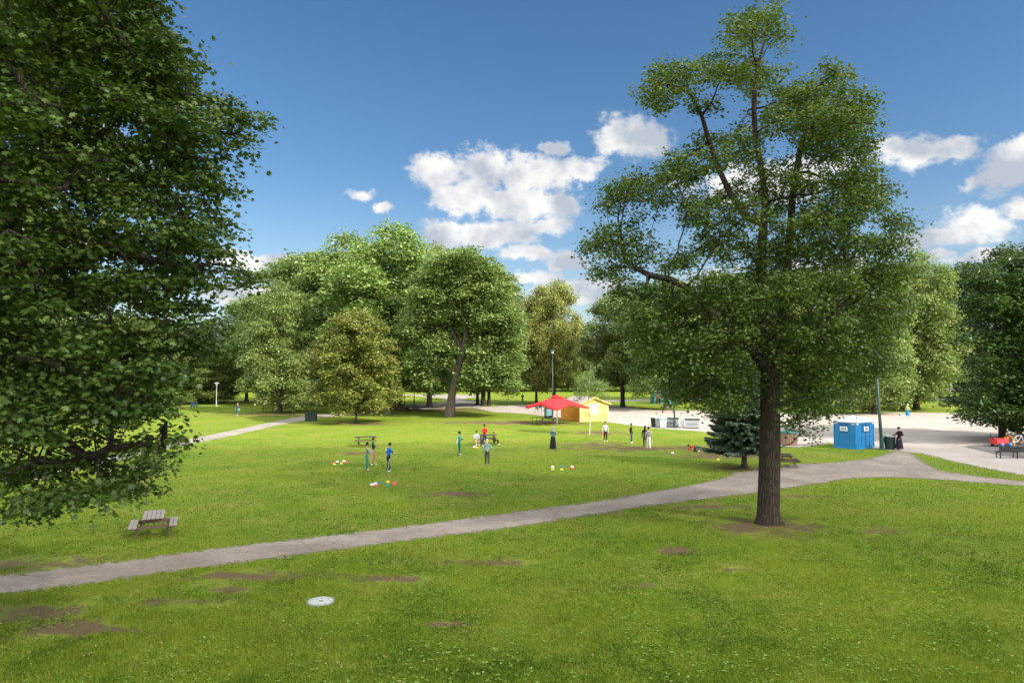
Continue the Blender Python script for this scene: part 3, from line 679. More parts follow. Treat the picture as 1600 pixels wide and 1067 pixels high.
def mk(key, *a, **k): PR[key] = (proto(*a, **k))
mk('dome', 11, 4.6, dome, 46, 3600, 26, .56, .31, .42)
mk('dome2', 12, 4.0, dome, 40, 3400, 26, .56, .31, .46)
mk('skirt', 13, 2.2, skirt, 52, 3800, 26, .56, .31, .42)
mk('col', 14, 4.0, col_, 40, 3200, 26, .56, .31, .36)
mk('round', 15, 2.6, rnd_, 60, 4200, 24, .52, .36, .22, lob_r=(.12, .20))
rng = np.random.default_rng(99)
meshc = {}
def put_tree(key, mat, bk, base, hw, top, label, group=None, cxm=0.0, rz=None, thick=1.0, name='park_tree', cat='tree', shared=True, lean=0.0):
    N, par, r, tips, (per, sig, size, shape) = PR[key]
    ck = (key, mat.name, bk.name)
    if ck not in meshc:
        root = empty(name, (0, 0, 0)); 
        branch_mesh('trunk', N, par, r, bk, root, .045, (10, 5, 3))
        leaves('crown', tips, per, sig, size, mat, root, shape, (0, 0, 0), .30, .5, .5)
        meshc[ck] = root; o = root
    else:
        o = copy_tree(meshc[ck])
    o.location = base; o.rotation_euler = (0, 0, random.uniform(0, 6.28) if rz is None else rz)
    o.scale = (hw/8*1.0, hw/8*1.0, top/20); o.name = name
    tag(o, label, cat, group)
    if group is None and 'group' in o: del o['group']
    if cxm or lean: o.location = Vector(base)+Vector((cxm, 0, 0))
    return o
def ft(px, by, hwpx, topy, key, mat, bk, label, group='trees across the far side of the park', **k):
    b = G(px, by); s = b.y/FPX
    return put_tree(key, mat, bk, b, hwpx*s, CAMH+(HZ-topy)*s, label, group, **k)
ft(437, 645, 62, 452, 'skirt', L_LIGHT, B_BRN, 'light green tree with low skirt of leaves at the path, left of the olive tree')
ft(478, 630, 105, 408, 'dome', L_FAR, B_BRN, 'tall green tree rising behind the low skirted tree on the left')
ft(556, 660, 70, 488, 'round', L_OLIVE, B_BRN, 'small round olive green tree on a short trunk in the lawn')
ft(622, 641, 125, 372, 'dome2', L_LIGHT, B_BRN, 'tallest domed tree of the far row, behind the round olive tree')
ft(535, 633, 100, 384, 'dome2', L_LIGHT, B_BRN, 'pale green tree filling the left shoulder of the tall dome')
ft(671, 636, 85, 398, 'col', L_FAR, B_PALE, 'mid green tree with a sunlit pale trunk foot left of the forked tree')
ft(755, 634, 66, 425, 'dome', L_FAR, B_DARK, 'dense green tree on the middle one of three close dark trunks')
ft(746, 633, 52, 440, 'col', L_FAR, B_DARK, 'green tree on the left one of three close dark trunks')
ft(764, 633.5, 58, 432, 'col', L_FAR, B_DARK, 'green tree on the right one of three close dark trunks')
ft(838, 629, 42, 462, 'col', L_YEL, B_BRN, 'yellow green tree just left of the tall lamp post')
ft(866, 630, 46, 443, 'dome', L_YEL, B_BRN, 'taller yellowing tree right behind the red parasol')
ft(973, 636, 66, 462, 'dome', L_FAR, B_DARK, 'dark trunked green tree on bare soil right of the yellow hut')
ft(1041, 641, 66, 440, 'dome2', L_LIGHT, B_PALE, 'tree with pale stripped trunk foot in front of the turquoise cabin')
ft(1073, 627, 55, 455, 'col', L_FAR, B_BRN, 'slim tree right of the turquoise cabin')
ft(1180, 628, 90, 432, 'dome', L_FAR, B_BRN, 'broad green tree behind the big lone maple')
ft(1270, 632, 70, 440, 'skirt', L_CREAM, B_BRN, 'pale chestnut tree half hidden behind the big maple')
ft(1366, 647, 62, 430, 'skirt', L_CREAM, B_BRN, 'pale flowering chestnut tree nearest the tall lamp post')
ft(1432, 640, 78, 408, 'skirt', L_CREAM, B_BRN, 'brightest cream flecked chestnut tree by the plaza edge')
ft(1470, 622, 66, 425, 'dome', L_DARK, B_DARK, 'dark tree behind the bright chestnut')
ft(1560, 626, 90, 402, 'dome2', L_DARK, B_DARK, 'dark broad tree behind the short white lamp')
ft(1690, 630, 90, 400, 'dome', L_DARK, B_DARK, 'dark tree beyond the right edge of the plaza')
ft(230, 634, 60, 535, 'round', L_CREAM, B_BRN, 'low bright green tree seen under the left maple, left of its pair')
ft(312, 630, 62, 548, 'skirt', L_CREAM, B_BRN, 'low bright green tree in full sun beyond the blue posts')
ft(385, 628, 50, 470, 'dome', L_CREAM, B_BRN, 'bright tree behind the low skirted tree beside the left maple')
ft(110, 640, 90, 440, 'dome', L_FAR, B_BRN, 'green tree glimpsed through the left maple')
ft(-10, 645, 100, 430, 'dome2', L_FAR, B_BRN, 'green tree behind the left maple at the picture edge')
k_ = 0
for row, (by, d_) in enumerate(((611, 52), (604.5, 46))):
    px = -300+row*25
    while px < 1950:
        tp_ = random.uniform(515, 545) if row == 0 else random.uniform(528, 552)
        if 380 < px < 1250 and row == 0: tp_ -= 10
        key = random.choice(['skirt', 'skirt', 'round']); mt_ = random.choice([L_FAR, L_LIGHT, L_DARK]) if px < 1200 else L_DARK
        ft(px+random.uniform(-12, 12), by+random.uniform(-1.2, 1.2), random.uniform(38, 52), tp_, key, mt_, B_BRN, 'tree in the distant tree line closing off the park', 'trees of the distant tree line')
        px += d_
# ---- the forked leaning tree
bf = G(702, 651); s = bf.y/FPX
w_ = lambda px, py, dy=0: (AT(px, py, bf.y+dy).x, bf.y+dy, AT(px, py, bf.y+dy).z)
rows = [(722,405,40,20),(690,420,32,24),(752,425,40,26),(780,455,34,28),(668,455,32,28),(720,450,50,30,.8),(800,490,28,30),(760,490,44,28),(690,485,36,26,.6),(650,500,30,28),(790,530,34,28),(745,530,34,24,.6),(672,535,34,24),(650,560,26,20),
        (770,565,40,24),(806,565,22,22),(690,560,26,14,.6),(745,590,34,16),(788,595,26,14),(662,590,26,14)]
rows = [(a_[0], a_[1], a_[2]*.88, a_[3]*.9)+tuple(a_[4:]) for a_ in rows]
lob = px_lobes(rows, bf.y, bf.x+1.5, 6.5, 3); att = thin(in_lobes(lob, 3600), .75)
P0 = [w_(702, 651), w_(705, 625), w_(709, 600), w_(714, 580), w_(720, 562), w_(723, 548)]; pr = [-1, 0, 1, 2, 3, 4]
ext(5, [w_(712, 530), w_(702, 510), w_(698, 485, 1)]); ext(5, [w_(727, 530), w_(730, 508), w_(735, 480), w_(738, 450)]); ext(4, [w_(735, 552, 1), w_(755, 530, 2)])
N, par = colonize(att, P0, pr, .8, .9, 60); r = radii(N, par, .02, 2.3); r *= .45/r[1]; r[0] = .75; r[1] = .52
ff = empty('park_tree', bf, 0, 'forked tree with a pale leaning trunk in the sunlit lawn, centre of the far row', 'tree', 'trees across the far side of the park')
branch_mesh('trunk', N, par, r, B_PALE, ff, .04, (12, 6, 3), origin=bf)
leaves('crown', thin(np.concatenate([att, N[r < .07]]), .62), 30, .46, .31, L_FAR, ff, 'quad', bf, .3, .5, .5)
# ---- sapling beside the hut
bs_ = G(921, 679); D4 = bs_.y
rows = [(922,585,10,12),(915,598,12,12),(930,600,14,12),(920,612,18,10),(938,618,12,9),(908,618,10,9),(925,630,16,7,.4),(900,632,10,5,.3),(945,632,9,5,.3),(897,642,7,4,.25),(938,648,12,5,.3),(912,645,8,4,.2),(925,572,6,7)]
lob = px_lobes(rows, D4, bs_.x, .9, 2); att = thin(in_lobes(lob, 700), .17)
P0 = [tuple(bs_+Vector((.05*math.sin(z*1.3), 0, z))) for z in np.arange(0, 6.0, .4)]; pr = [-1]+list(range(len(P0)-1))
N, par = colonize(att, P0, pr, .2, .22, 60); r = radii(N, par, .006, 2.2); r *= .055/r[1]
sp = empty('sapling', bs_, 0, 'thin young birch with a white stem on the lawn beside the yellow hut', 'tree')
branch_mesh('trunk', N, par, r, paint('birch_bark', (.45, .42, .38), .7, var=.35, scale=14), sp, .006, (10, 5, 3), origin=bs_)
leaves('crown', thin(att, .2), 12, .15, .10, L_FAR, sp, 'quad', bs_, .35, .5, .6)
# ---- blue spruce left of the maple trunk
b5 = G(1163, 731); s5 = empty('spruce_tree', b5, 0, 'small blue green spruce with drooping flat boughs left of the maple trunk', 'tree')
mb = MB(); mb.tube([(0, 0, z) for z in (0, .3, 1, 3, 5, 7, 8.6)], [.26, .17, .15, .12, .08, .045, .015], 10)
V = []; rv = []; rr = random.Random(5)
z = 1.35
while z < 8.4:
    f = (8.6-z)/7.2; Lb = (3.0*f**.8+.2); nb = 8 if f > .3 else 6; a0 = rr.uniform(0, 6.28)
    for i in range(nb):
        a = a0+i*2*math.pi/nb+rr.uniform(-.25, .25); L = Lb*rr.uniform(.66, 1.0)*(.80-.22*math.cos(a)); u = Vector((math.cos(a), math.sin(a), 0)); pts = []
        for k in range(7):
            q_ = k/6; pts.append(Vector((0, 0, z))+u*(L*q_)+Vector((0, 0, -.42*L*q_*(1-q_*.35)*.6+.10*L*q_**3)))
        mb.tube(pts, [.035*(1-.8*k/6)*max(f, .3) for k in range(7)], 4, caps=False)
        sd_ = Vector((-u.y, u.x, 0)); br = rr.gauss(.45, .15)
        nt = int(L*50)
        for j in range(nt):
            q_ = .12+.88*(j+rr.random())/nt; kk = min(5, int(q_*6)); p = pts[kk].lerp(pts[kk+1], q_*6-kk)
            for sg in (-1, 1):
                tl = (.62*(1-q_)**.6+.14)*rr.uniform(.7, 1.1)*min(1, L/1.5)
                dv = (sd_*sg*.85+u*.55+Vector((0, 0, -.30+rr.uniform(-.35, .28)))).normalized(); e_ = p+dv*tl
                for m_ in range(3):
                    a_ = p.lerp(e_, m_/3); b_ = p.lerp(e_, (m_+1.25)/3); wv_ = (u*.6+Vector((0, 0, rr.uniform(-.5, .5)))).normalized()*(.075*rr.uniform(.7, 1.5))
                    V.append([a_, a_.lerp(b_, .5)+wv_, b_, a_.lerp(b_, .5)-wv_]); rv.append(min(1, max(0, br+rr.gauss(0, .18)+(.15 if m_ == 2 else 0))))
    z += .17*(.5+f)+.05
mb.build('trunk', B_BRN, s5, smooth=True)
V = np.array([[tuple(p) for p in q_] for q_ in V]); np_mesh('crown', V.reshape(-1, 3), np.arange(len(V)*4).reshape(-1, 4), L_SPR, s5, face_attr={'rnd': rv})
# ------------------------------------------------------------------ objects
rng = np.random.default_rng(3); random.seed(3)
M_wood = paint('weathered_wood', (.235, .21, .19), .85, .15, var=.35, scale=18, bump=.004, bs=90)
M_wood2 = paint('brown_wood', (.13, .085, .062), .85, .15, var=.3, scale=14, bump=.004)
M_dkw = paint('dark_wood', (.055, .045, .038), .8, .2, var=.3, scale=14)
M_green = paint('green_metal', (.016, .052, .040), .45, .5)
M_dgreen = paint('dark_green_plastic', (.012, .030, .024), .5, .4, var=.25)
M_black = paint('black_metal', (.018, .018, .02), .45, .4)
M_grey = paint('grey_paint', (.30, .32, .33), .5, .35)
M_lgrey = paint('light_grey_plastic', (.42, .44, .45), .5, .35)
M_white = paint('white_paint', (.62, .62, .61), .5, .35, var=.05)
M_conc = paint('concrete', (.36, .38, .36), .85, .15, var=.22, scale=16, bump=.004)
M_glass = paint('lamp_glass', (.7, .74, .74), .2, .5)
M_steel = paint('steel', (.35, .36, .37), .4, .5, .6)
def picnic(name, loc, rz, label, L=1.6, dark=False, group='picnic tables on the lawns', z=0):
    o = empty(name, loc, rz, label, 'picnic table', group); w, w2 = (M_dkw, M_wood2) if dark else (M_wood, M_wood2)
    mb = MB()
    for i in range(5): mb.box((0, -.29+.145*i, .74), (L+random.uniform(-.02, .02), .128, .040), bev=.006)
    mb.build('tabletop', w, o)
    for s in (-1, 1):
        mb = MB()
        for k in (-1, 1): mb.box((0, s*.66+k*.07, .44), (L+random.uniform(-.02, .02), .128, .040), bev=.006)
        mb.build('bench_seat', w, o)
        mb = MB(); x = s*(L/2-.28)
        mb.beam((x, -.74, .395), (x, .74, .395), .05, .10); mb.build('seat_beam', w2, o)
        mb = MB(); mb.beam((x, -.33, .692), (x, .33, .692), .05, .08); mb.build('top_beam', w2, o)
        for k in (-1, 1):
            mb = MB(); mb.beam((x+.051, k*.22, .68), (x+.051, k*.62, .0), .045, .11, up=(1, 0, 0)); mb.build('leg', w2, o)
    return o
picnic('picnic_table', G(240, 835), R(115), 'weathered grey picnic table alone on the lawn under the left maple boughs')
picnic('picnic_table', G(571, 697), R(12), 'dark picnic table behind the two men standing in grey and green tops', 1.7, True)
picnic('picnic_table', G(761, 693.5), R(6), 'dark picnic table beside the people in white and red shirts', 1.6, True)
picnic('picnic_table', G(856, 664), R(5), 'dark picnic table in the shade under the red parasol', 1.8, True)
picnic('picnic_table', G(1228, 729), R(75), 'dark picnic table by the path just right of the big trunk', 1.5, True)
picnic('picnic_table', G(418, 643), R(20), 'dark picnic table far off under the low skirted light green tree', 1.8, True)
# tall narrow table
o = empty('standing_table', G(835, 663.5), 0, 'tall narrow black table left of the picnic table under the parasol', 'table')
mb = MB(); mb.box((0, 0, .80), (1.15, .45, .04), bev=.008); mb.build('tabletop', M_black, o)
for s in (-1, 1):
    mb = MB(); mb.tube([(s*.24, 0, 0), (s*.24, 0, .78)], .028, 8); mb.box((s*.24, 0, .02), (.07, .4, .035)); mb.build('leg', M_black, o)
# cafe chairs
def chair(loc, rz, label):
    o = empty('cafe_chair', loc, rz, label, 'chair', 'cafe chairs behind the parasol')
    mb = MB(); mb.box((0, 0, .45), (.44, .42, .03), bev=.008); mb.build('seat', M_black, o)
    mb = MB(); mb.box((0, -.21, .74), (.44, .03, .26), bev=.008); mb.build('backrest', M_black, o)
    for x in (-1, 1):
        for y in (-1, 1):
            mb = MB(); mb.tube([(x*.2, y*.2, 0), (x*.19, y*.19, .44 if y > 0 else .86)], .014, 6); mb.build('leg', M_steel, o)
for px, py, a, l in ((838, 645.5, 20, 'leftmost black cafe chair on the gravel behind the red parasol'), (843, 643.5, 150, 'farthest black cafe chair on the gravel behind the red parasol'), (848.5, 646.5, 260, 'black cafe chair nearest the display case behind the parasol')):
    chair(G(px, py), R(a), l)
o = empty('display_case', G(857, 652), R(20), 'upright dark framed case with bluish glass behind the parasol', 'display case')
mb = MB(); mb.box((0, 0, .10), (.9, .6, .2)); mb.box((0, 0, 1.18), (.9, .6, .08))
for x in (-1, 1):
    for y in (-1, 1): mb.box((x*.42, y*.27, .67), (.06, .06, .94))
mb.build('frame', M_black, o)
mb = MB(); mb.box((0, 0, .67), (.80, .50, .93)); mb.build('glass', paint('blue_glass', (.12, .24, .26), .15, .6), o)
# ---- parasol
pc = G(870.5, 661.5); o = empty('parasol', pc, R(-8), 'large square red parasol with drooping corners beside the yellow hut', 'parasol')
M_red = paint('red_canvas', (.66, .030, .034), .8, .15, var=.10, scale=3)
Rr = 3.55; n = 48; V = []; F = []; nr = 9
for i in range(nr):
    q = .16+(1-.16)*i/(nr-1)
    for k in range(n):
        a = 2*math.pi*k/n; m_ = (a % (math.pi/2))-math.pi/4; edge = (math.cos(math.pi/4)/math.cos(m_)); mid = math.cos(2*a)**2
        cor = mid**1.5
        rad = Rr*q*edge*(1-.07*q*(1-mid)); z = 3.05-1.02*q**1.15*(.86+.30*cor)+.10*q*(1-mid)-.05*math.sin(q*3.1)
        if i == nr-1: z -= .0
        V.append((rad*math.cos(a), rad*math.sin(a), z+.012*math.sin(a*17+q*5)))
for i in range(nr-1):
    for k in range(n): F.append((i*n+k, i*n+(k+1) % n, (i+1)*n+(k+1) % n, (i+1)*n+k))
b = len(V)
for k in range(n):
    x, y, z = V[(nr-1)*n+k]; V.append((x*1.005, y*1.005, z-.20-.03*math.sin(k*2.1)))
for k in range(n): F.append(((nr-1)*n+k, (nr-1)*n+(k+1) % n, b+(k+1) % n, b+k))
mb = MB(); mb.add(V, F); cp = mb.build('canopy', M_red, o, smooth=True)
sm = cp.modifiers.new('cloth', 'SOLIDIFY'); sm.thickness = .012
mb = MB(); mb.lathe([(.72, 2.92), (.45, 3.06), (.18, 3.17), (.02, 3.24)], n=16); mb.build('vent', M_red, o, smooth=True)
mb = MB(); mb.tube([(0, 0, 0), (0, 0, 3.0)], .045, 10); mb.build('pole', M_white, o)
mb = MB(); mb.lathe([(.07, .06), (.07, .95)], n=10); mb.build('pole_sleeve', M_white, o)
mb = MB(); mb.box((0, 0, .03), (.7, .7, .06), bev=.01); mb.build('base', M_black, o)
for k in range(8):
    a = k*math.pi/4+math.pi/2; L = Rr*(1 if k % 2 == 0 else .70)*.95; mb = MB(); z1 = 1.88 if k % 2 == 0 else 2.13
    mb.beam((0, 0, 2.92), (L*math.cos(a), L*math.sin(a), z1-.03), .025, .03); mb.build('rib', M_steel, o)
# ---- yellow hut
C_ = G(906, 659.2); o = empty('wooden_hut', C_, R(23.5), 'small yellow wooden hut with a low grey gable roof beside the parasol', 'hut')
Wd, Ln, Hh, Pk = 3.8, 4.7, 2.02, 2.72
M_yel = paint('yellow_boards', (.60, .41, .13), .7, .2, var=.07, scale=5); M_yel_shade = paint('yellow_boards_shade', (.66, .28, .045), .7, .2, var=.1, scale=5)  # the side wall's orange tone puts its shade into the board colour
mb = MB(); mb.add([(0, 0, 0), (Wd, 0, 0), (Wd, 0, Hh), (Wd/2, 0, Pk), (0, 0, Hh), (0, .12, 0), (Wd, .12, 0), (Wd, .12, Hh), (Wd/2, .12, Pk), (0, .12, Hh)],
    [(0, 1, 2, 3, 4), (9, 8, 7, 6, 5), (0, 5, 6, 1), (1, 6, 7, 2), (2, 7, 8, 3), (3, 8, 9, 4), (4, 9, 5, 0)])
tag(mb.build('front_wall', M_yel, o), 'sunlit yellow gable wall')
mb = MB()
nb = 14
for i in range(nb):
    mb.box((.05, .12+(Ln-.12)/2, (i+.5)*Hh/nb), (.10+(.012 if i % 2 else 0), Ln-.12, Hh/nb-.012))
mb.box((.06, .12+(Ln-.12)/2, Hh/2), (.06, Ln-.13, Hh-.02)); tag(mb.build('side_wall', M_yel_shade, o), 'boarded side wall with its shade toned in orange brown')
mb = MB(); mb.box((Wd-.05, .12+(Ln-.12)/2, Hh/2), (.10, Ln-.12, Hh)); mb.box((Wd/2, Ln-.05, Hh/2), (Wd-.22, .10, Hh)); mb.build('back_wall', M_yel, o)
M_rf = paint('roof_felt', (.33, .285, .27), .85, .15, var=.15, scale=4)
for s in (0, 1):
    mb = MB(); x0, x1 = (-.28, Wd/2) if s == 0 else (Wd+.28, Wd/2); sl = (Pk-Hh)/(Wd/2); ze = Hh-.28*sl+.03; zr = Pk+.03
    v_ = [(x0, -.22, ze), (x1, -.22, zr), (x1, Ln+.2, zr), (x0, Ln+.2, ze)]; v_ += [(x, y, z+.07) for x, y, z in v_]
    mb.add(v_, [(3, 2, 1, 0), (4, 5, 6, 7), (0, 1, 5, 4), (1, 2, 6, 5), (2, 3, 7, 6), (3, 0, 4, 7)]); rf = mb.build('roof_slope', M_rf, o)
    mb = MB(); mb.beam((x0, -.245, ze+.02), (x1, -.245, zr+.02), .04, .15); mb.build('barge_board', M_yel, rf)
for x in (.05, Wd-.05):
    mb = MB(); mb.box((x, -.015, Hh/2-.01), (.13, .03, Hh-.04)); mb.build('corner_board', paint('pale_yellow', (.62, .47, .22), .6), o)
mb = MB(); mb.box((1.95, -.02, 1.45), (.95, .04, 1.15), bev=.008); hw = mb.build('hatch', M_white, o)
mb = MB(); mb.box((1.95, -.05, 1.45), (.04, .02, 1.1)); mb.box((1.95, -.05, 1.45), (.9, .02, .04)); mb.build('hatch_batten', M_lgrey, hw)
mb = MB(); mb.box((2.95, -.012, .98), (.92, .024, 1.86)); d_ = mb.build('door', M_yel, o)
mb = MB(); mb.sphere((2.6, -.05, 1.0), .035); mb.build('handle', M_steel, d_)
# ---- portable toilets
C_ = G(1337.7, 702.3); rz = R(33); o = empty('portable_toilet', C_, rz, 'blue portable toilet block with a white domed roof on the grass edge', 'toilet')
M_blue = paint('blue_plastic', (.006, .15, .36), .38, .45, var=.10, scale=3); M_rib = paint('blue_plastic_rib', (.014, .19, .42), .38, .45)
Lx, Ly, Hh = 2.5, 1.8, 2.02
mb = MB(); mb.box((Lx/2, Ly/2, .05), (Lx+.08, Ly+.08, .10)); mb.build('base', M_rib, o)
mb = MB(); mb.box((Lx/2, Ly/2, .10+(Hh-.1)/2), (Lx, Ly, Hh-.10)); wl = mb.build('wall', M_blue, o)
def face_boxes(mb, side, items, dep=.05):
    for (u0, v0, u1, v1, w) in items:
        if side == 'x': mb.beam((u0, -dep/2, v0), (u1, -dep/2, v1), dep, w, up=(0, 0, 1) if abs(u1-u0) > .01 else (1, 0, 0)) if False else mb.beam((u0, -dep/2, v0), (u1, -dep/2, v1), w, dep, up=(0, 1, 0))
        else: mb.beam((-dep/2, u0, v0), (-dep/2, u1, v1), w, dep, up=(1, 0, 0))
mb = MB()
for side, L in (('x', Lx), ('y', Ly)):
    it = [(0.04, .14, .04, 1.98, .07), (L-.04, .14, L-.04, 1.98, .07), (.32*L, .14, .32*L, 1.98, .05), (.76*L, .14, .76*L, 1.98, .05), (.1, .14, L-.1, .14, .06), (.1, 1.12, L-.1, 1.12, .05), (.1, 1.02, L-.1, 1.02, .04), (.1, 1.96, L-.1, 1.96, .06),
          (.36*L, .22, .72*L, .92, .05), (.36*L, 1.5, .52*L, 1.9, .04), (.80*L, 1.2, .95*L, 1.75, .04)]
    face_boxes(mb, side, it, .035)
mb.build('wall_rib', M_rib, o)
M_door = paint('blue_door_plastic', (.004, .085, .24), .4, .4)
for side, L in (('x', Lx), ('y', Ly)):
    mb = MB()
    (mb.box((.54*L, -.008, 1.56), (.36*L, .016, .70)) if side == 'x' else mb.box((-.008, .54*L, 1.56), (.016, .36*L, .70)))
    d_ = mb.build('door', M_door, o)
    mb = MB()
    (mb.box((.54*L, -.05, 1.52), (.62, .03, .34)) if side == 'x' else mb.box((-.05, .52*L, 1.52), (.03, .62, .34)))
    sg = mb.build('sign', M_white, d_)
    mb = MB(); rr = random.Random(4 if side == 'x' else 8)
    for k in range(6):
        u = (.54*L if side == 'x' else .52*L)-.20+k*.075
        for q_ in ((0, .13), (.03, .08)):
            h_ = q_[1]*rr.uniform(.7, 1.1); c_ = (u+q_[0], -.068, 1.52) if side == 'x' else (-.068, u+q_[0], 1.52); mb.box(c_, (.022, .006, h_) if side == 'x' else (.006, .022, h_))
    mb.build('sign_lettering', M_black, sg)
    for u in (.18, L-.22):
        mb = MB(); (mb.box((u, -.03, 1.90), (.30, .04, .10)) if side == 'x' else mb.box((-.03, u, 1.90), (.04, .30, .10))); mb.build('vent_panel', M_lgrey, o)
mb = MB(); ov = .07; nsteps = 5
V = []; 
for i in range(nsteps+1):
    q_ = i/nsteps; kx = (1-q_)*(1)+.04; zz = Hh+.05+.42*(1-(1-q_)**1.0)*(.75+.25*q_)
    for (sx_, sy_) in ((-1, -1), (0, -1), (1, -1), (1, 0), (1, 1), (0, 1), (-1, 1), (-1, 0)):
        V.append((Lx/2+sx_*(Lx/2+ov)*kx, Ly/2+sy_*(Ly/2+ov)*kx, zz))
F = [tuple(range(7, -1, -1)), tuple(range(nsteps*8, nsteps*8+8))]
for i in range(nsteps):
    for k in range(8): F.append((i*8+k, i*8+(k+1) % 8, i*8+8+(k+1) % 8, i*8+8+k))
mb.add(V, F); mb.box((Lx/2, Ly/2, Hh+.02), (Lx+.1, Ly+.1, .06)); mb.build('roof', paint('roof_plastic', (.74, .80, .84), .4, .4, var=.04), o)
mb = MB(); mb.tube([(Lx*.35, Ly*.25, Hh+.1), (Lx*.35, Ly*.25, Hh+.42)], .04, 8); mb.build('vent_pipe', M_black, o)
# ---- litter bins
o = empty('litter_bin', G(1390.5, 702), 0, 'dark green round litter bin beside the woman with a backpack', 'litter bin')
mb = MB(); mb.lathe([(.30, 0), (.31, .04), (.34, .55), (.365, .95), (.37, 1.0)], n=24)
for k in range(12):
    a = k*math.pi/6; mb.beam((.31*math.cos(a), .31*math.sin(a), .06), (.372*math.cos(a), .372*math.sin(a), .93), .04, .03)
mb.build('body', M_dgreen, o, smooth=False)
mb = MB(); mb.lathe([(.38, 0.975), (.40, .99), (.40, 1.05), (.36, 1.07), (.30, 1.03), (.28, .99)], n=24); mb.build('rim', paint('bin_rim', (.25, .29, .28), .5), o)
o = empty('round_planter_bin', G(1231.5, 695), 0, 'round wooden slatted container with a teal lid behind the picnic table by the trunk', 'container')
mb = MB(); mb.lathe([(.64, 0), (.64, 1.0)], n=26)
for k in range(26):
    a = k*2*math.pi/26; mb.beam((.665*math.cos(a), .665*math.sin(a), .02), (.665*math.cos(a), .665*math.sin(a), .99), .125, .03, up=(math.cos(a), math.sin(a), 0))
mb.build('slats', paint('cedar_slats', (.26, .165, .115), .8, .15, var=.4, scale=22), o)
mb = MB(); mb.lathe([(.72, .96), (.73, 1.02), (.66, 1.10), (.3, 1.16), (.05, 1.17)], n=26); mb.build('lid', paint('teal_lid', (.03, .12, .13), .5), o)
for i, (px, py, l) in enumerate(((481, 657.5, 'left one of two dark green square bins where the side path meets the trees'), (489.5, 657.5, 'right one of two dark green square bins beside the post at the side path'))):
    o = empty('square_bin', G(px, py), R(8), l, 'litter bin', 'square green bins by the side path')
    mb = MB(); mb.box((0, 0, .45), (.60, .60, .9), bev=.03); mb.build('body', M_dgreen, o)
    mb = MB(); mb.box((0, 0, .96), (.66, .66, .10), bev=.03); mb.build('lid', M_green, o)
o = empty('litter_bin', G(709, 629), 0, 'small dark litter bin on the far path behind the leaning trunk', 'litter bin')
mb = MB(); mb.lathe([(.26, 0), (.32, .9)], n=14); mb.build('body', M_black, o); mb = MB(); mb.lathe([(.34, .9), (.34, .98), (.1, 1.1)], n=14); mb.build('lid', M_grey, o)
# wheelie bins
def wheelie(loc, rz, label, body, lid, w=.62):
    o = empty('wheelie_bin', loc, rz, label, 'wheelie bin', 'wheelie bins on the plaza edge')
    mb = MB(); b_ = [(-w*.42, -.28, .06), (w*.42, -.28, .06), (w*.42, .26, .06), (-w*.42, .26, .06), (-w/2, -.36, 1.0), (w/2, -.36, 1.0), (w/2, .32, 1.0), (-w/2, .32, 1.0)]
    mb.add(b_, [(3, 2, 1, 0), (4, 5, 6, 7), (0, 1, 5, 4), (1, 2, 6, 5), (2, 3, 7, 6), (3, 0, 4, 7)]); mb.box((0, -.37, .97), (w+.03, .05, .06)); mb.build('body', body, o)
    mb = MB(); mb.add([(-w/2-.02, -.40, 1.003), (w/2+.02, -.40, 1.003), (w/2+.02, .34, 1.003), (-w/2-.02, .34, 1.003), (-w/2+.03, -.34, 1.07), (w/2-.03, -.34, 1.07), (w/2-.03, .28, 1.10), (-w/2+.03, .28, 1.10)], [(3, 2, 1, 0), (4, 5, 6, 7), (0, 1, 5, 4), (1, 2, 6, 5), (2, 3, 7, 6), (3, 0, 4, 7)])
    mb.build('lid', lid, o)
    for s in (-1, 1):
        mb = MB(); mb.tube([(s*w*.43, .28, .10), (s*(w*.43+.05), .28, .10)], .10, 14); mb.build('wheel', M_black, o)
    mb = MB(); mb.tube([(-w*.35, .40, .96), (w*.35, .40, .96)], .018, 6); mb.build('handle', M_black, o)
wheelie(G(1022.5, 667), R(-25), 'dark wheelie bin, leftmost of the bins on the plaza edge', M_black, M_lgrey)
wheelie(G(1029.5, 667.5), R(-25), 'grey wheelie bin in the middle of the three bins', M_grey, M_lgrey)
wheelie(G(1036, 668.2), R(-8), 'white grey wheelie bin, largest of the bins, nearest the lamp post', M_lgrey, M_lgrey, .75)
def cabinet(loc, rz, label, L=1.5, Dp=1.1, H=.88):
    o = empty('storage_box', loc, rz, label, 'storage box', 'grey boxes on the plaza edge')
    mb = MB(); mb.box((L/2, Dp/2, .08+(H-.08)/2), (L, Dp, H-.08), bev=.015); mb.build('body', M_grey, o)
    mb = MB(); mb.box((L+.012, Dp/2, .08+(H-.08)/2), (.02, Dp-.06, H-.14)); mb.build('end_panel', M_white, o)
    mb = MB(); mb.box((L/2, Dp/2, H+.03), (L+.10, Dp+.10, .055), bev=.01); mb.build('lid', M_dgreen, o)
    mb = MB(); mb.box((L/2, Dp/2, .04), (L-.2, Dp-.2, .08)); mb.build('plinth', M_black, o)
    mb = MB(); rr = random.Random(int(L*100)+int(loc.x*7))
    for k in range(11):
        u = .16+k*(L-.34)/11; h_ = rr.uniform(.05, .14); mb.beam((u, -.012, .38+rr.uniform(-.03, .03)), (u+rr.uniform(-.05, .08), -.012, .38+h_), .022, .012, up=(0, 1, 0))
        if k % 2: mb.beam((u, -.012, .40), (u+.1, -.012, .40+rr.uniform(-.03, .05)), .018, .012, up=(0, 1, 0))
    mb.build('graffiti', M_black, o)
cabinet(G(1041, 667.3), R(-14), 'low grey box with scribbled graffiti and green lid behind the lamp post', 1.25)
cabinet(G(1070.5, 669), R(-14), 'low grey box with scribbled graffiti right of the grey pillar, nearest the spruce', 1.45)
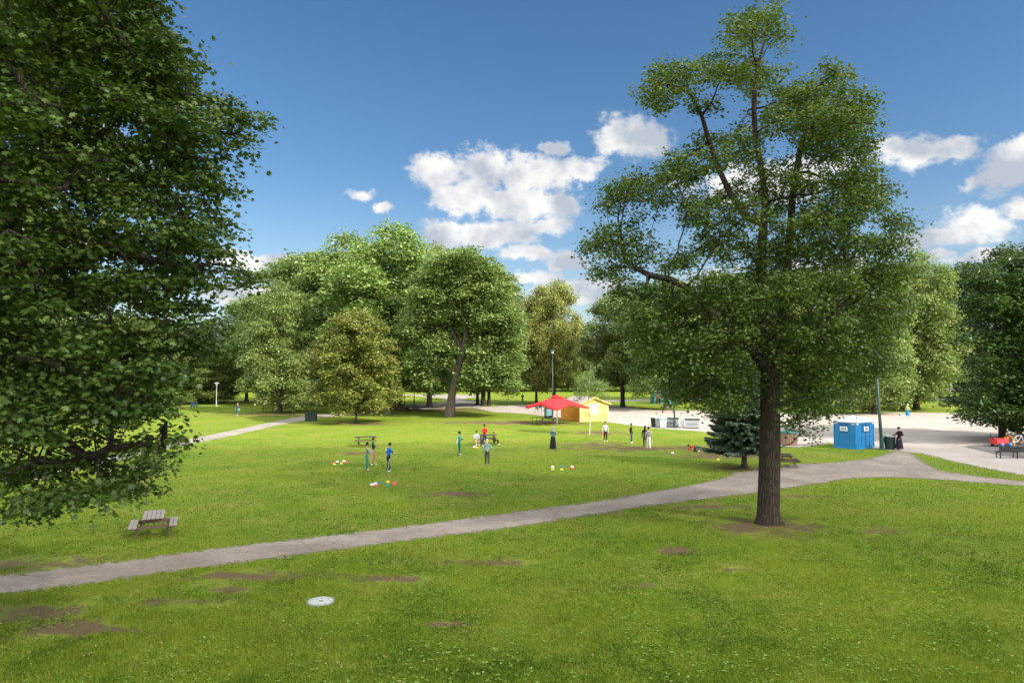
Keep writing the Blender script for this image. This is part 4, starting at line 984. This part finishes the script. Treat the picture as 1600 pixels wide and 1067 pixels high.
o = empty('service_pillar', G(1066, 668.5), R(-14), 'narrow upright grey service pillar between the two graffiti boxes', 'pillar')
mb = MB(); mb.box((0, 0, .8), (.34, .30, 1.6), bev=.01); mb.build('body', M_grey, o); mb = MB(); mb.box((0, 0, 1.63), (.40, .36, .06), bev=.01); mb.build('cap', M_lgrey, o)
mb = MB(); mb.box((0, -.155, .8), (.26, .012, 1.3)); mb.build('door', M_lgrey, o)
# ---- lamp posts
def lamp(px, by, H, label, mat, r=.075, lean=0, head=True, group='lamp posts along the paths'):
    o = empty('lamp_post', G(px, by), 0, label, 'lamp post', group)
    mb = MB(); mb.tube([(0, 0, 0), (lean*.3, 0, H*.3), (lean, 0, H)], [r, r*.85, r*.55], 12); mb.build('post', mat, o, smooth=True)
    mb = MB(); mb.lathe([(r*1.8, 0), (r*1.8, .05), (r*1.25, .09), (r*1.25, .9), (r, .95)], n=14); mb.build('base', mat, o)
    mb = MB(); mb.lathe([(.10, H-.03), (.17, H+.05), (.20, H+.30), (.18, H+.34)], (lean, 0, 0), n=14); mb.build('lamp_glass', M_glass, o)
    mb = MB(); mb.lathe([(.46, H+.34), (.46, H+.37), (.18, H+.46), (.03, H+.50)], (lean, 0, 0), n=18); mb.build('lamp_cap', mat, o)
M_lpw = paint('pale_post', (.34, .37, .34), .5)
lamp(863.5, 650, 8.1, 'tall green lamp post rising behind the red parasol', M_green, .09)
lamp(1054, 668.5, 5.6, 'green lamp post in front of the grey graffiti boxes', M_green, .10)
lamp(1378, 702, 7.0, 'tall dark green lamp post between the blue toilet and the round bin', M_green, .13, -.34)
lamp(1486, 638, 4.3, 'short white lamp post with a flat cap at the far plaza edge', M_lpw, .07)
lamp(338, 635, 3.4, 'pale lamp post far left in the sunlit grass', M_lpw, .07)
lamp(494, 656, 4.3, 'lamp post beside the two square green bins', M_green, .08)
lamp(632, 636.5, 4.3, 'dark lamp post just left of the leaning pale trunk', M_green, .07)
lamp(647, 632, 4.0, 'dark lamp post by the far path, smallest of the dark ones', M_green, .09)
lamp(794, 632, 4.0, 'pale lamp post left of the yellowing trees on the plaza edge', M_lpw, .07)
for px, l in ((299, 'leftmost of three blue posts in the sunlit grass'), (303, 'middle one of three blue posts in the sunlit grass'), (307.5, 'rightmost of three blue posts in the sunlit grass')):
    o = empty('bollard', G(px, 636), 0, l, 'post', 'blue posts in the far grass'); mb = MB(); mb.lathe([(.13, 0), (.13, .75), (.10, .82)], n=12); mb.build('post', paint('blue_post', (.05, .12, .20), .5), o)
# ---- turquoise cabin
o = empty('turquoise_cabin', G(1022, 631), R(4), 'turquoise sheet clad cabin with a brown door behind the pale footed tree', 'cabin')
M_tq = paint('turquoise_sheet', (.05, .24, .22), .5, .35, var=.3, scale=3)
mb = MB(); mb.box((2.3, 1.2, 1.1), (4.6, 2.4, 2.2))
for k in range(19): mb.box((.12+k*.242, -.015, 1.1), (.06, .03, 2.1))
mb.build('wall', M_tq, o); mb = MB(); mb.box((.75, -.04, 1.0), (.75, .05, 2.0)); mb.build('door', M_wood2, o); mb = MB(); mb.box((2.3, 1.2, 2.25), (4.8, 2.6, .09)); mb.build('roof', M_lgrey, o)
# ---- stump, manhole lid
o = empty('tree_stump', G(606, 647), 0, 'short pale cut tree stump right of the olive tree', 'stump')
mb = MB(); mb.lathe([(.50, -.02), (.40, .1), (.34, .35), (.33, .62), (.30, .66)], n=18); mb.build('bark', B_PALE, o); mb = MB(); mb.lathe([(.29, .655), (.29, .68), (.05, .69)], n=18); mb.build('cut_face', paint('cut_wood', (.5, .38, .30), .8), o)
o = empty('manhole_cover', G(501, 940), R(10), 'round grey concrete manhole cover set in the near lawn', 'manhole cover')
mb = MB(); mb.lathe([(.37, -.02), (.37, .022), (.36, .032), (.335, .032), (.33, .02)], n=40); mb.build('rim', paint('rim_metal', (.20, .22, .21), .6, .3), o)
mb = MB(); mb.lathe([(.325, 0), (.325, .034), (.31, .042), (.20, .046), (.02, .047)], n=40); mb.build('lid', M_conc, o)
mb = MB(); mb.box((.02, -.06, .050), (.10, .028, .008)); mb.box((.0, .17, .047), (.05, .02, .008)); mb.build('lifting_slot', M_black, o)
# ---- bench at the right with toys
bl = G(1561, 716); o = empty('park_bench', bl, R(-4), 'long black slatted park bench seen from behind under the right hand tree', 'bench')
Lb = 3.4
mb = MB()
for k in range(3): mb.box((Lb/2, -.02-.02*k, .52+k*.125), (Lb, .035, .118))
mb.build('backrest', M_black, o)
mb = MB()
for k in range(4): mb.box((Lb/2, .10+.115*k, .44), (Lb, .095, .035))
mb.build('seat', M_black, o)
for x in (.12, Lb*.36, Lb*.66, Lb-.12):
    mb = MB(); mb.beam((x, .03, 0), (x, .03, .46), .06, .06); mb.beam((x, .46, 0), (x, .46, .42), .05, .05); mb.beam((x, .0, .40), (x, .48, .40), .05, .04); mb.beam((x, .03, .44), (x, -.10, .86), .05, .05); mb.build('leg', M_black, o)
def onb(px, py, dz=0): return G(px, py)
M_tr = paint('toy_red', (.62, .05, .06), .45); M_ty = paint('toy_yellow', (.78, .46, .04), .45); M_tb = paint('toy_blue', (.04, .20, .60), .4)
o = empty('toy_wagon', G(1562, 697.5), R(15), 'red plastic toy wagon on the gravel behind the bench', 'toy')
mb = MB(); mb.box((0, 0, .42), (1.15, .55, .42), taper=1.12, bev=0); mb.build('tub', M_tr, o)
for x in (-.38, .38):
    for y in (-.29, .29):
        mb = MB(); mb.tube([(x, y-.03, .16), (x, y+.03, .16)], .16, 14); mb.build('wheel', M_black, o)
mb = MB(); mb.tube([(-.56, 0, .5), (-.95, 0, .95), (-.82, 0, 1.0)], .03, 6); mb.build('handle', M_black, o)
o = empty('toy_slide', G(1573, 696), R(-10), 'yellow and orange plastic toy slide behind the bench', 'toy')
mb = MB(); mb.box((0, 0, .35), (.10, .50, .70), bev=.01); mb.box((.45, 0, .35), (.10, .50, .70), bev=.01); mb.build('side_frame', M_ty, o)
mb = MB(); mb.beam((.1, 0, .80), (1.0, 0, .25), .44, .06); mb.build('chute', paint('toy_orange', (.75, .20, .03), .45), o)
for px, py, l in ((1565, 698, 'left blue ball lying beyond the bench'), (1578, 697.5, 'right blue ball beyond the bench, under the toy slide')):
    o = empty('toy_ball', G(px, py), 0, l, 'ball', 'blue balls beyond the bench'); mb = MB(); mb.sphere((0, 0, .15), .15, 14, 10)
    mb.build('shell', M_tb, o, smooth=True)
o = empty('bicycle', G(1591, 697), R(12), 'white and black bicycle parked beyond the bench', 'bicycle')
for x in (-.5, .5):
    mb = MB(); n = 26
    ring = [(x+.32*math.cos(2*math.pi*k/n), 0, .34+.32*math.sin(2*math.pi*k/n)) for k in range(n+1)]; mb.tube(ring, .022, 6, caps=False); w_o = mb.build('wheel', M_black, o)
    mb = MB()
    for k in range(10): a = math.pi*k/10; mb.tube([(x+.31*math.cos(a), 0, .34+.31*math.sin(a)), (x-.31*math.cos(a), 0, .34-.31*math.sin(a))], .004, 4)
    mb.build('spokes', M_steel, w_o)
mb = MB()
for a, b_ in (((-.5, 0, .34), (-.18, 0, .82)), ((-.5, 0, .34), (-.08, 0, .32)), ((-.08, 0, .32), (-.2, 0, .88)), ((-.08, 0, .32), (.36, 0, .80)), ((-.18, 0, .80), (.36, 0, .84)), ((.34, 0, .92), (.5, 0, .34))): mb.tube([a, b_], .02, 6)
mb.build('frame', M_white, o)
mb = MB(); mb.box((-.2, 0, .93), (.26, .14, .06), bev=.02); mb.build('saddle', M_black, o)
mb = MB(); mb.tube([(.34, 0, .9), (.31, 0, 1.04)], .018, 6); mb.tube([(.26, -.28, 1.04), (.33, 0, 1.05), (.26, .28, 1.04)], .016, 6); mb.build('handlebar', M_black, o)
# ---- training cones on the lawn
CM = {'white': paint('cone_white', (.62, .62, .60), .5), 'yellow': paint('cone_yellow', (.60, .46, .06), .5), 'red': paint('cone_red', (.50, .07, .05), .5), 'teal': paint('cone_teal', (.02, .20, .22), .5), 'orange': paint('cone_orange', (.85, .36, .05), .5)}
g1 = 'left of the man in grey'; g2 = 'in front of the man in blue'; g3 = 'below the woman in a long skirt'; g4 = 'at the feet of the boy on the bench'
CN = [(519.3,723.5,'red','leftmost cone of the cluster '+g1),(522.5,725.6,'yellow','first yellow cone '+g1),(527,721.8,'white','nearer white cone '+g1),(533.3,724.6,'yellow','second yellow cone '+g1),(537.6,721,'white','farther right white cone '+g1),(541.6,722.8,'red','rightmost cone of the cluster '+g1),
 (581.5,757.5,'white','leftmost cone '+g2),(587,756,'white','second white cone '+g2),(587.8,759.6,'red','red cone touching the white ones '+g2),(595.4,754.5,'teal','farther teal cone '+g2),(606.2,753.4,'yellow','only yellow cone '+g2),(606.2,759.2,'teal','nearer teal cone '+g2),(615.4,755.2,'red','farther of the two right red cones '+g2),(617.6,757,'red','rightmost cone '+g2),
 (863.3,730,'white','left white cone '+g3),(863.8,734,'yellow','left yellow cone '+g3),(878.6,729.2,'teal','only teal cone '+g3),(877.6,734,'yellow','right yellow cone '+g3),(893.7,729.6,'white','right white cone '+g3),(894.3,732.2,'red','only red cone '+g3),
 (741,698.5,'white','bluish white cone '+g4),(745.8,699.2,'orange','orange cone '+g4),(1051,708.2,'white','single white cone on the worn strip near the crouching child'),(1121.8,718.5,'yellow','single pale yellow cone left of the spruce stem')]
src = {}
for px, py, c_, l in CN:
    if c_ not in src:
        o = empty('marker_cone', (0, 0, 0)); mb = MB(); mb.lathe([(.155, 0), (.16, .012), (.135, .03), (.10, .085), (.055, .10), (.05, .095)], n=18); mb.build('shell', CM[c_], o, smooth=True)
        mb = MB(); mb.lathe([(.168, 0), (.168, .010), (.150, .014)], n=18); mb.build('rim', CM[c_], o); src[c_] = o
    else: o = copy_tree(src[c_])
    o.location = G(px, py); o.scale = (.78, .78, .9); tag(o, ('pale ' if False else '')+c_+' marker: '+l, 'marker cone', 'coloured marker cones on the lawn')
# ------------------------------------------------------------------ people
SK = {'light': (.55, .33, .24), 'tan': (.36, .20, .13), 'brown': (.20, .105, .065)}
def cloth(c): return paint('cloth_%d_%d_%d' % tuple(int(x*255) for x in c), c, .85, .1, var=.15, scale=12)
def skinmesh(verts, edges, rad):
    me = bpy.data.meshes.new('tmp'); bm = bmesh.new(); ly = bm.verts.layers.skin.verify(); vs = []
    for i, (p, r_) in enumerate(zip(verts, rad)):
        v = bm.verts.new(p); v[ly].radius = (r_, r_) if not hasattr(r_, '__len__') else r_; v[ly].use_root = (i == 0); vs.append(v)
    for a, b_ in edges: bm.edges.new((vs[a], vs[b_]))
    bm.to_mesh(me); bm.free()
    ob = bpy.data.objects.new('tmp', me); COL.objects.link(ob)
    m = ob.modifiers.new('s', 'SKIN'); m.use_smooth_shade = True; m.branch_smoothing = .6
    s = ob.modifiers.new('ss', 'SUBSURF'); s.levels = 1; s.render_levels = 1
    dg = bpy.context.evaluated_depsgraph_get(); ev = ob.evaluated_get(dg); em = ev.to_mesh()
    V = [tuple(v.co) for v in em.vertices]; F = [tuple(p.vertices) for p in em.polygons]; ev.to_mesh_clear()
    bpy.data.objects.remove(ob); bpy.data.meshes.remove(me)
    return V, F
def person(px, py, H, face, label, shirt, pants, shoes=(.6, .6, .6), skin='tan', hair=(.02, .015, .012), pose='stand', arms=None, sleeves='long', shorts=False,
           hairstyle='short', skirt=None, scarf=None, pack=None, group='people in the park', stripe=None, extra=None, zoff=0, lean=0.0, slim=1.18, base=None):
    s = H/1.75; b0 = G(px, py) if base is None else base
    o = empty('person', (b0.x, b0.y, zoff), -R(face), label, 'person', group)
    J = dict(pel=(0, 0, .94), sp=(0, .01, 1.12), ch=(0, .0, 1.32), nk=(0, 0, 1.48), hb=(0, .01, 1.55), sl=(-.175, 0, 1.405), sr=(.175, 0, 1.405),
             hl=(-.09, 0, .88), hr=(.09, 0, .88), kl=(-.10, .02, .50), kr=(.10, .02, .50), al=(-.11, 0, .09), ar=(.11, 0, .09), tl=(-.13, .15, .035), tr=(.13, .15, .035))
    el, wl, er, wr = (-.24, -.02, 1.13), (-.25, .07, .88), (.24, -.02, 1.13), (.25, .07, .88)
    if pose == 'walk':
        J.update(kl=(-.09, .16, .52), al=(-.10, .30, .12), tl=(-.11, .43, .06), kr=(.10, -.06, .48), ar=(.11, -.30, .13), tr=(.12, -.20, .035)); el, wl, er, wr = (-.23, -.12, 1.15), (-.24, -.10, .90), (.23, .10, 1.15), (.22, .26, .97)
    if pose == 'stride':
        J.update(kl=(-.10, .09, .50), al=(-.12, .12, .09), tl=(-.14, .27, .035), kr=(.10, -.03, .50), ar=(.12, -.12, .09), tr=(.14, .03, .035))
    if pose == 'sit':
        J = {k: (x, y, z-.47) for k, (x, y, z) in J.items()}
        J.update(pel=(0, 0, .50), hl=(-.09, .04, .47), hr=(.09, .04, .47), kl=(-.12, .44, .50), kr=(.12, .44, .50), al=(-.12, .50, .09), ar=(.12, .48, .09), tl=(-.13, .65, .035), tr=(.13, .63, .035))
        el, wl, er, wr = (-.24, .06, .68), (-.18, .28, .60), (.24, .06, .68), (.18, .28, .62)
    if pose == 'crawl':
        J = dict(pel=(0, -.28, .46), sp=(0, -.12, .50), ch=(0, .10, .50), nk=(0, .26, .52), hb=(0, .33, .54), sl=(-.165, .16, .50), sr=(.165, .16, .50), hl=(-.09, -.30, .40), hr=(.09, -.30, .40),
                 kl=(-.13, .0, .07), kr=(.14, -.22, .07), al=(-.13, -.42, .06), ar=(.14, -.62, .06), tl=(-.14, -.54, .04), tr=(.15, -.74, .04)); el, wl, er, wr = (-.24, .22, .28), (-.22, .36, .06), (.25, .25, .28), (.27, .44, .06)
    if arms == 'forward': er, wr = (.22, .16, 1.16), (.20, .40, 1.12)
    if arms == 'both': el, wl, er, wr = (-.22, .14, 1.16), (-.10, .34, 1.14), (.22, .14, 1.16), (.10, .34, 1.16)
    if arms == 'fold': el, wl, er, wr = (-.23, .06, 1.15), (-.02, .22, 1.18), (.23, .06, 1.15), (.02, .22, 1.12)
    if arms == 'reachL': el, wl = (-.26, .18, 1.20), (-.28, .42, 1.08)
    if arms == 'hip': er, wr = (.36, -.05, 1.15), (.20, .08, 1.0)
    if lean:
        def ln(p): return (p[0], p[1]+max(0, p[2]-.94)*lean, p[2]-max(0, p[2]-.94)*lean*.25)
        J = {k: ln(v) for k, v in J.items()}; el, wl, er, wr = map(ln, (el, wl, er, wr))
    names = ['pel', 'sp', 'ch', 'nk', 'hb', 'sl', 'el', 'wl', 'sr', 'er', 'wr', 'hl', 'kl', 'al', 'tl', 'hr', 'kr', 'ar', 'tr']
    J.update(el=el, wl=wl, er=er, wr=wr)
    def hand(w, e):
        w = Vector(w); e = Vector(e); d = (w-e).normalized(); return w+d*.085, d
    rad = dict(pel=(.135*slim, .105*slim), sp=(.118*slim, .095), ch=(.145*slim, .105), nk=.055, hb=.05, sl=.075, el=.055, wl=.038, sr=.075, er=.055, wr=.038, hl=.09*slim, kl=.070, al=.052, tl=.038, hr=.09*slim, kr=.070, ar=.052, tr=.038)
    vs = [Vector(J[n]) for n in names]; rs = [rad[n] for n in names]; ix = {n: i for i, n in enumerate(names)}
    E_ = [('pel', 'sp'), ('sp', 'ch'), ('ch', 'nk'), ('nk', 'hb'), ('ch', 'sl'), ('sl', 'el'), ('el', 'wl'), ('ch', 'sr'), ('sr', 'er'), ('er', 'wr'), ('pel', 'hl'), ('hl', 'kl'), ('kl', 'al'), ('al', 'tl'), ('pel', 'hr'), ('hr', 'kr'), ('kr', 'ar'), ('ar', 'tr')]
    ed = [(ix[a], ix[b_]) for a, b_ in E_]; bones = [(a, b_) for a, b_ in E_]
    for w, e in (('wl', 'el'), ('wr', 'er')):
        hp, d = hand(J[w], J[e]); vs.append(hp); rs.append((.036, .020)); ed.append((ix[w], len(vs)-1)); bones.append((w, 'palm'))
    V, F = skinmesh(vs, ed, rs)
    mats = [cloth(SK[skin]), cloth(shirt), cloth(pants), cloth(shoes)]
    def bm_of(a, b_):
        if b_ == 'palm' or b_ == 'hb': return 0
        if a in ('al', 'ar'): return 3
        if a in ('kl', 'kr'): return 0 if shorts else 2
        if a in ('hl', 'hr') or b_ in ('hl', 'hr'): return 2
        if a in ('el', 'er'): return 1 if sleeves == 'long' else 0
        return 1
    seg = []
    for (a, b_), (i, j) in zip(bones, ed):
        seg.append((np.array(vs[i]), np.array(vs[j]), bm_of(a, b_)))
    mb = MB(); VA = np.array(V)
    cen = np.array([VA[list(f)].mean(0) for f in F]); best = np.full(len(F), 9.0); mi = np.zeros(len(F), int)
    for a, b_, m_ in seg:
        ab = b_-a; tt = np.clip(((cen-a)@ab)/(ab@ab+1e-9), 0, 1); dd = np.linalg.norm(cen-(a+tt[:, None]*ab), axis=1); k = dd < best; best[k] = dd[k]; mi[k] = m_
    hem = Vector(J['pel']).z-.02
    for f, m_ in zip(F, mi): mb.f.append(list(f)); mb.m.append(int(m_))
    mb.v = [tuple(p) for p in V]
    # hands: four fingers and a thumb on each palm
    for w, e, sgn in (('wl', 'el', -1), ('wr', 'er', 1)):
        hp, d = hand(J[w], J[e]); side = d.cross(Vector((0, 0, 1)) if abs(d.z) < .9 else Vector((0, 1, 0))).normalized(); pn = side.cross(d)
        for k, L in enumerate((.062, .072, .068, .052)):
            b_ = hp+side*((k-1.5)*.018)-d*.012; mb.tube([b_, b_+d*L*.5+pn*.004, b_+d*L*.85+pn*.022], [.0095, .009, .007], 5, 0)
        b_ = hp-d*.06+side*(-.028); mb.tube([b_, b_+d*.03-side*.025+pn*.008, b_+d*.062-side*.028+pn*.018], [.011, .010, .008], 5, 0)
    # head with face
    hb = Vector(J['hb']); tilt = Vector((0, .02, .115)) if pose != 'crawl' else Vector((0, .10, .03)); hc = hb+tilt
    if pose == 'crawl': fw, upv = Vector((0, .45, -.9)).normalized(), Vector((0, .9, .45)).normalized()
    else: fw, upv = Vector((0, 1, 0)), Vector((0, 0, 1))
    rt_ = fw.cross(upv)
    def hp_(x, y, z): return hc+rt_*x+fw*y+upv*z
    hv = []; n, m = 14, 10
    for i in range(m+1):
        ph = math.pi*i/m; z = -math.cos(ph); rr_ = max(.001, math.sin(ph)); jaw = 1-.22*max(0, -z)
        for k in range(n):
            a = 2*math.pi*k/n; hv.append(hp_(rr_*math.cos(a)*.076*jaw, rr_*math.sin(a)*.095*(1-.12*max(0, -z))+(.008 if z < 0 else 0), z*.118))
    hf = [(i*n+k, i*n+(k+1) % n, (i+1)*n+(k+1) % n, (i+1)*n+k) for i in range(m) for k in range(n)]; mb.add(hv, hf, 0)
    mb.add([hp_(-.012, .092, -.028), hp_(.012, .092, -.028), hp_(0, .118, -.025), hp_(0, .090, .022)], [(0, 1, 2), (0, 2, 3), (1, 3, 2)], 0)
    for sg in (-1, 1): mb.add([hp_(sg*.076, -.012, .02), hp_(sg*.090, -.022, .012), hp_(sg*.088, -.018, -.028), hp_(sg*.074, .006, -.03)], [(0, 1, 2, 3), (3, 2, 1, 0)], 0)
    body = mb.build('body', mats, o, smooth=True)
    mb = MB()
    for sg in (-1, 1): mb.sphere(hp_(sg*.030, .086, .010), .009, 6, 5)
    mb.build('eyes', M_black, o)
    mb = MB(); mb.add([hp_(-.022, .092, -.055), hp_(.022, .092, -.055), hp_(.012, .098, -.062), hp_(-.012, .098, -.062)], [(0, 1, 2, 3)]); mb.build('mouth', cloth((.30, .08, .07)), o)
    if hairstyle and not scarf:
        mb = MB(); hv = []; hf = []; rr2 = random.Random(int(px))
        for i in range(8):
            ph = math.pi*.62*i/7
            for k in range(16):
                a = 2*math.pi*k/16; fr = max(0, math.sin(a)); p2 = min(ph, math.pi*.62-fr*.62); rj = 1+rr2.uniform(-.02, .03)
                hv.append(hp_(math.sin(p2)*math.cos(a)*.088*rj, math.sin(p2)*math.sin(a)*.105*rj-.006, math.cos(p2)*.132*rj))
        for i in range(7):
            for k in range(16): hf.append((i*16+k, (i+1)*16+k, (i+1)*16+(k+1) % 16, i*16+(k+1) % 16))
        mb.add(hv, hf)
        if hairstyle == 'long': mb.tube([hp_(0, -.06, .03), hp_(0, -.10, -.08), hp_(0, -.12, -.22), hp_(0, -.11, -.36)], [.075, .085, .08, .035], 8)
        if hairstyle == 'bun': mb.sphere(hp_(0, -.10, .07), .045)
        mb.build('hair' if hairstyle != 'cap' else 'cap', cloth(hair), o, smooth=True)
    if scarf:
        mb = MB(); mb.tube([hp_(0, -.01, .145), hp_(0, -.012, .12), hp_(0, -.015, .03), hp_(0, -.01, -.08), hp_(0, -.01, -.17), hp_(0, -.01, -.27)], [.02, .075, .106, .095, .13, .20], 14); mb.build('headscarf', cloth(scarf), o, smooth=True)
    if skirt:
        col, zt, zb_, fl = skirt; mb = MB(); prof = []
        for i in range(7):
            q_ = i/6; prof.append((.165+(fl-.165)*q_**.75, zt+(zb_-zt)*q_))
        V2 = []; F2 = []; n = 20
        for i, (r_, z) in enumerate(prof):
            for k in range(n):
                a = 2*math.pi*k/n; w_ = 1+.07*math.sin(a*6)*i/6; V2.append((r_*w_*math.cos(a), r_*w_*math.sin(a)*.9+lean*max(0, z-.94), z))
        for i in range(6):
            for k in range(n): F2.append((i*n+k, (i+1)*n+k, (i+1)*n+(k+1) % n, i*n+(k+1) % n))
        mb.add(V2, F2); mb.build('skirt', cloth(col), o, smooth=True)
    if pack:
        c = Vector(J['ch'])+Vector((0, -.17, -.06)); mb = MB(); mb.box(c, (.28, .16, .42), bev=.05); mb.box(c+Vector((0, -.09, -.08)), (.20, .06, .18), bev=.02); bk = mb.build('backpack', cloth(pack), o)
        mb = MB()
        for sg in (-1, 1): mb.tube([c+Vector((sg*.10, .06, .20)), Vector(J['ch'])+Vector((sg*.11, .0, .14)), Vector(J['ch'])+Vector((sg*.11, .125, .04)), Vector(J['ch'])+Vector((sg*.12, .10, -.16)), c+Vector((sg*.12, .05, -.18))], .018, 5)
        mb.build('strap', cloth(pack), bk)
    if stripe:
        mb = MB()
        for a, k_, f_ in (('hl', 'kl', 'al'), ('hr', 'kr', 'ar')):
            sg = -1 if a == 'hl' else 1; mb.tube([Vector(J[a])+Vector((sg*.088, 0, -.05)), Vector(J[k_])+Vector((sg*.058, 0, 0)), Vector(J[f_])+Vector((sg*.040, 0, .02))], .012, 5)
        mb.build('trouser_stripe', cloth(stripe), o)
    if extra: extra(o, J)
    o.scale = (s, s, s)
    return o
WH = (.72, .72, .70); BK = (.018, .018, .022)
gA = 'people playing on the lawn'
person(573, 735, 1.68, 70, 'person in a grey top and teal trousers standing in front of the dark green shirt', (.20, .21, .21), (.03, .17, .16), skin='tan', arms='both', group=gA)
person(582.5, 727, 1.76, 85, 'person in a dark green shirt and tan trousers reaching one arm forward', (.012, .055, .050), (.42, .27, .17), skin='tan', hair=(.05, .03, .02), arms='forward', sleeves='short', group=gA, pose='stride', shoes=(.55, .5, .45))
def pbadge(o, J):
    mb = MB(); mb.box((0, -.125, 1.34), (.06, .012, .15)); mb.build('back_number', cloth(WH), o)
person(606.5, 737.5, 1.74, 55, 'person in a blue jersey and black track trousers with a white stripe', (.015, .12, .40), BK, skin='light', arms='forward', sleeves='short', group=gA, pose='stride', stripe=WH, lean=.12, extra=pbadge, shoes=(.6, .6, .6))
def bag(col):
    def f(o, J):
        mb = MB(); mb.box((-.17, -.06, .95), (.10, .26, .26), bev=.04); b_ = mb.build('bag', cloth(col), o)
        mb = MB(); mb.tube([(-.17, -.06, 1.08), (-.10, -.12, 1.30), (.12, .0, 1.50)], .012, 5); mb.build('bag_strap', cloth(col), b_)
    return f
person(717.5, 710.5, 1.66, 75, 'person in a teal hooded top with a white shoulder bag, standing sideways', (.05, .24, .21), (.012, .11, .095), skin='brown', hairstyle='bun', arms='fold', group=gA, extra=bag(WH))
tb = G(759, 696)
person(744.5, 696, 1.58, 165, 'child in a white shirt sitting on the left end of the picnic table', (.66, .66, .66), (.45, .30, .24), skin='tan', pose='sit', group=gA, zoff=.02, hair=BK)
person(757, 697.3, 1.72, 140, 'person in a red jacket at the picnic table, tallest of the table group', (.55, .02, .03), (.03, .045, .09), skin='tan', arms='fold', group=gA, pose='stride')
person(771, 694.8, 1.4, 100, 'dark dressed child leaning on the right end of the picnic table', (.06, .04, .045), BK, skin='tan', pose='sit', group=gA, hair=(.12, .05, .03), zoff=0)
person(761, 727, 1.66, 5, 'person seen from behind in a pale blue grey top and dark knee trousers', (.20, .32, .32), (.05, .05, .055), skin='light', hair=(.45, .34, .24), group=gA, pose='stride', hairstyle='long', arms='hip')
person(864, 701.5, 1.66, 30, 'woman in a blue checked top and grey headscarf with a long black skirt', (.10, .17, .20), BK, skin='tan', scarf=(.22, .24, .24), skirt=(BK, 1.02, .06, .27), group=gA, arms='fold', shoes=(.5, .2, .2))
def stick(col):
    def f(o, J):
        w = Vector(J['wr']); mb = MB(); mb.tube([w+Vector((.02, .05, .05)), w+Vector((.05, .12, -.55))], .022, 6); mb.build('bat', cloth(col), o)
    return f
person(946, 690, 1.68, 170, 'woman in a light grey jumper and black trousers holding an orange bat', (.42, .42, .43), BK, skin='light', hairstyle='long', hair=BK, group=gA, extra=stick((.72, .20, .06)))
person(986, 692.5, 1.62, 120, 'person in a black jacket, dark cap and white shoes standing sideways', BK, (.05, .05, .07), skin='brown', hairstyle='cap', hair=(.10, .03, .03), group=gA, shoes=WH, stripe=(.5, .5, .52))
person(1008, 699, 1.66, 20, 'person in black clothes half hidden behind the grey backpack', BK, BK, skin='tan', hairstyle='long', hair=BK, group=gA)
person(1013.5, 701.5, 1.66, 10, 'person in a beige top and white trousers carrying a grey backpack, holding a bat', (.45, .40, .37), (.74, .72, .68), skin='tan', hairstyle='bun', hair=BK, group=gA, pack=(.28, .25, .24), shoes=WH, pose='stride', extra=stick((.62, .50, .38)))
person(1083, 705.5, 1.35, -95, 'child in a red top crawling on the grass', (.50, .03, .02), BK, skin='tan', pose='crawl', group=gA)
person(1405, 703, 1.72, -80, 'woman in dark clothes with a black backpack beside the round bin', (.025, .008, .011), BK, skin='tan', hairstyle='bun', hair=BK, pack=BK, skirt=((.02, .02, .03), 1.0, .12, .31), group='people walking in the park', arms='forward', shoes=(.3, .2, .2))
person(1418.5, 652.5, 1.70, 90, 'person in a pale yellow green top and blue skirt walking over the sunlit plaza', (.55, .66, .25), (.04, .20, .32), skin='light', hair=(.55, .50, .42), skirt=((.03, .20, .34), .98, .35, .30), group='people walking in the park', pose='walk', shoes=WH)
person(371, 650, 1.66, 180, 'person in dark clothes with a turquoise bag walking on the far left path', (.06, .05, .07), (.05, .13, .15), skin='light', hair=(.30, .18, .08), hairstyle='long', group='people walking in the park', pose='walk', extra=bag((.10, .55, .45)))
person(459, 634, 1.7, 60, 'tiny dark dressed person beyond the low skirted tree', BK, (.10, .10, .12), group='people walking in the park', pose='walk')
person(816.5, 630.5, 1.8, 200, 'dark dressed person standing under the yellowing trees left of the parasol', (.04, .035, .05), BK, skin='tan', group='people walking in the park', arms='fold')
# small dog on the plaza
o = empty('dog', G(1411, 653), R(0), 'small white dog with a black head beside the walker on the plaza', 'dog')
vs = [Vector(p) for p in ((.10, 0, .30), (-.12, 0, .29), (-.26, 0, .33), (-.33, 0, .40), (-.43, 0, .40), (-.52, 0, .37), (.24, 0, .32), (.34, 0, .42),
      (-.20, .06, .20), (-.21, .06, .10), (-.23, .06, .02), (-.20, -.06, .20), (-.19, -.06, .10), (-.21, -.06, .02), (.18, .06, .19), (.24, .06, .11), (.19, .06, .02), (.18, -.06, .19), (.22, -.06, .11), (.17, -.06, .02))]
ed = [(0, 1), (1, 2), (2, 3), (3, 4), (4, 5), (0, 6), (6, 7), (1, 8), (8, 9), (9, 10), (1, 11), (11, 12), (12, 13), (0, 14), (14, 15), (15, 16), (0, 17), (17, 18), (18, 19)]
V, F = skinmesh(vs, ed, [.085, .10, .075, .055, .065, .03, .03, .014, .035, .022, .022, .035, .022, .022, .05, .024, .022, .05, .024, .022])
mb = MB()
for f in F:
    cx_ = sum(V[i][0] for i in f)/len(f); mb.f.append(list(f)); mb.m.append(1 if cx_ < -.32 else 0)
mb.v = list(V); mb.build('body', [cloth((.68, .66, .62)), cloth(BK)], o, smooth=True)
mb = MB()
for s in (-1, 1): mb.add([(-.36, s*.03, .45), (-.40, s*.05, .45), (-.37, s*.065, .39)], [(0, 1, 2), (2, 1, 0)])
mb.build('ears', cloth(BK), o)
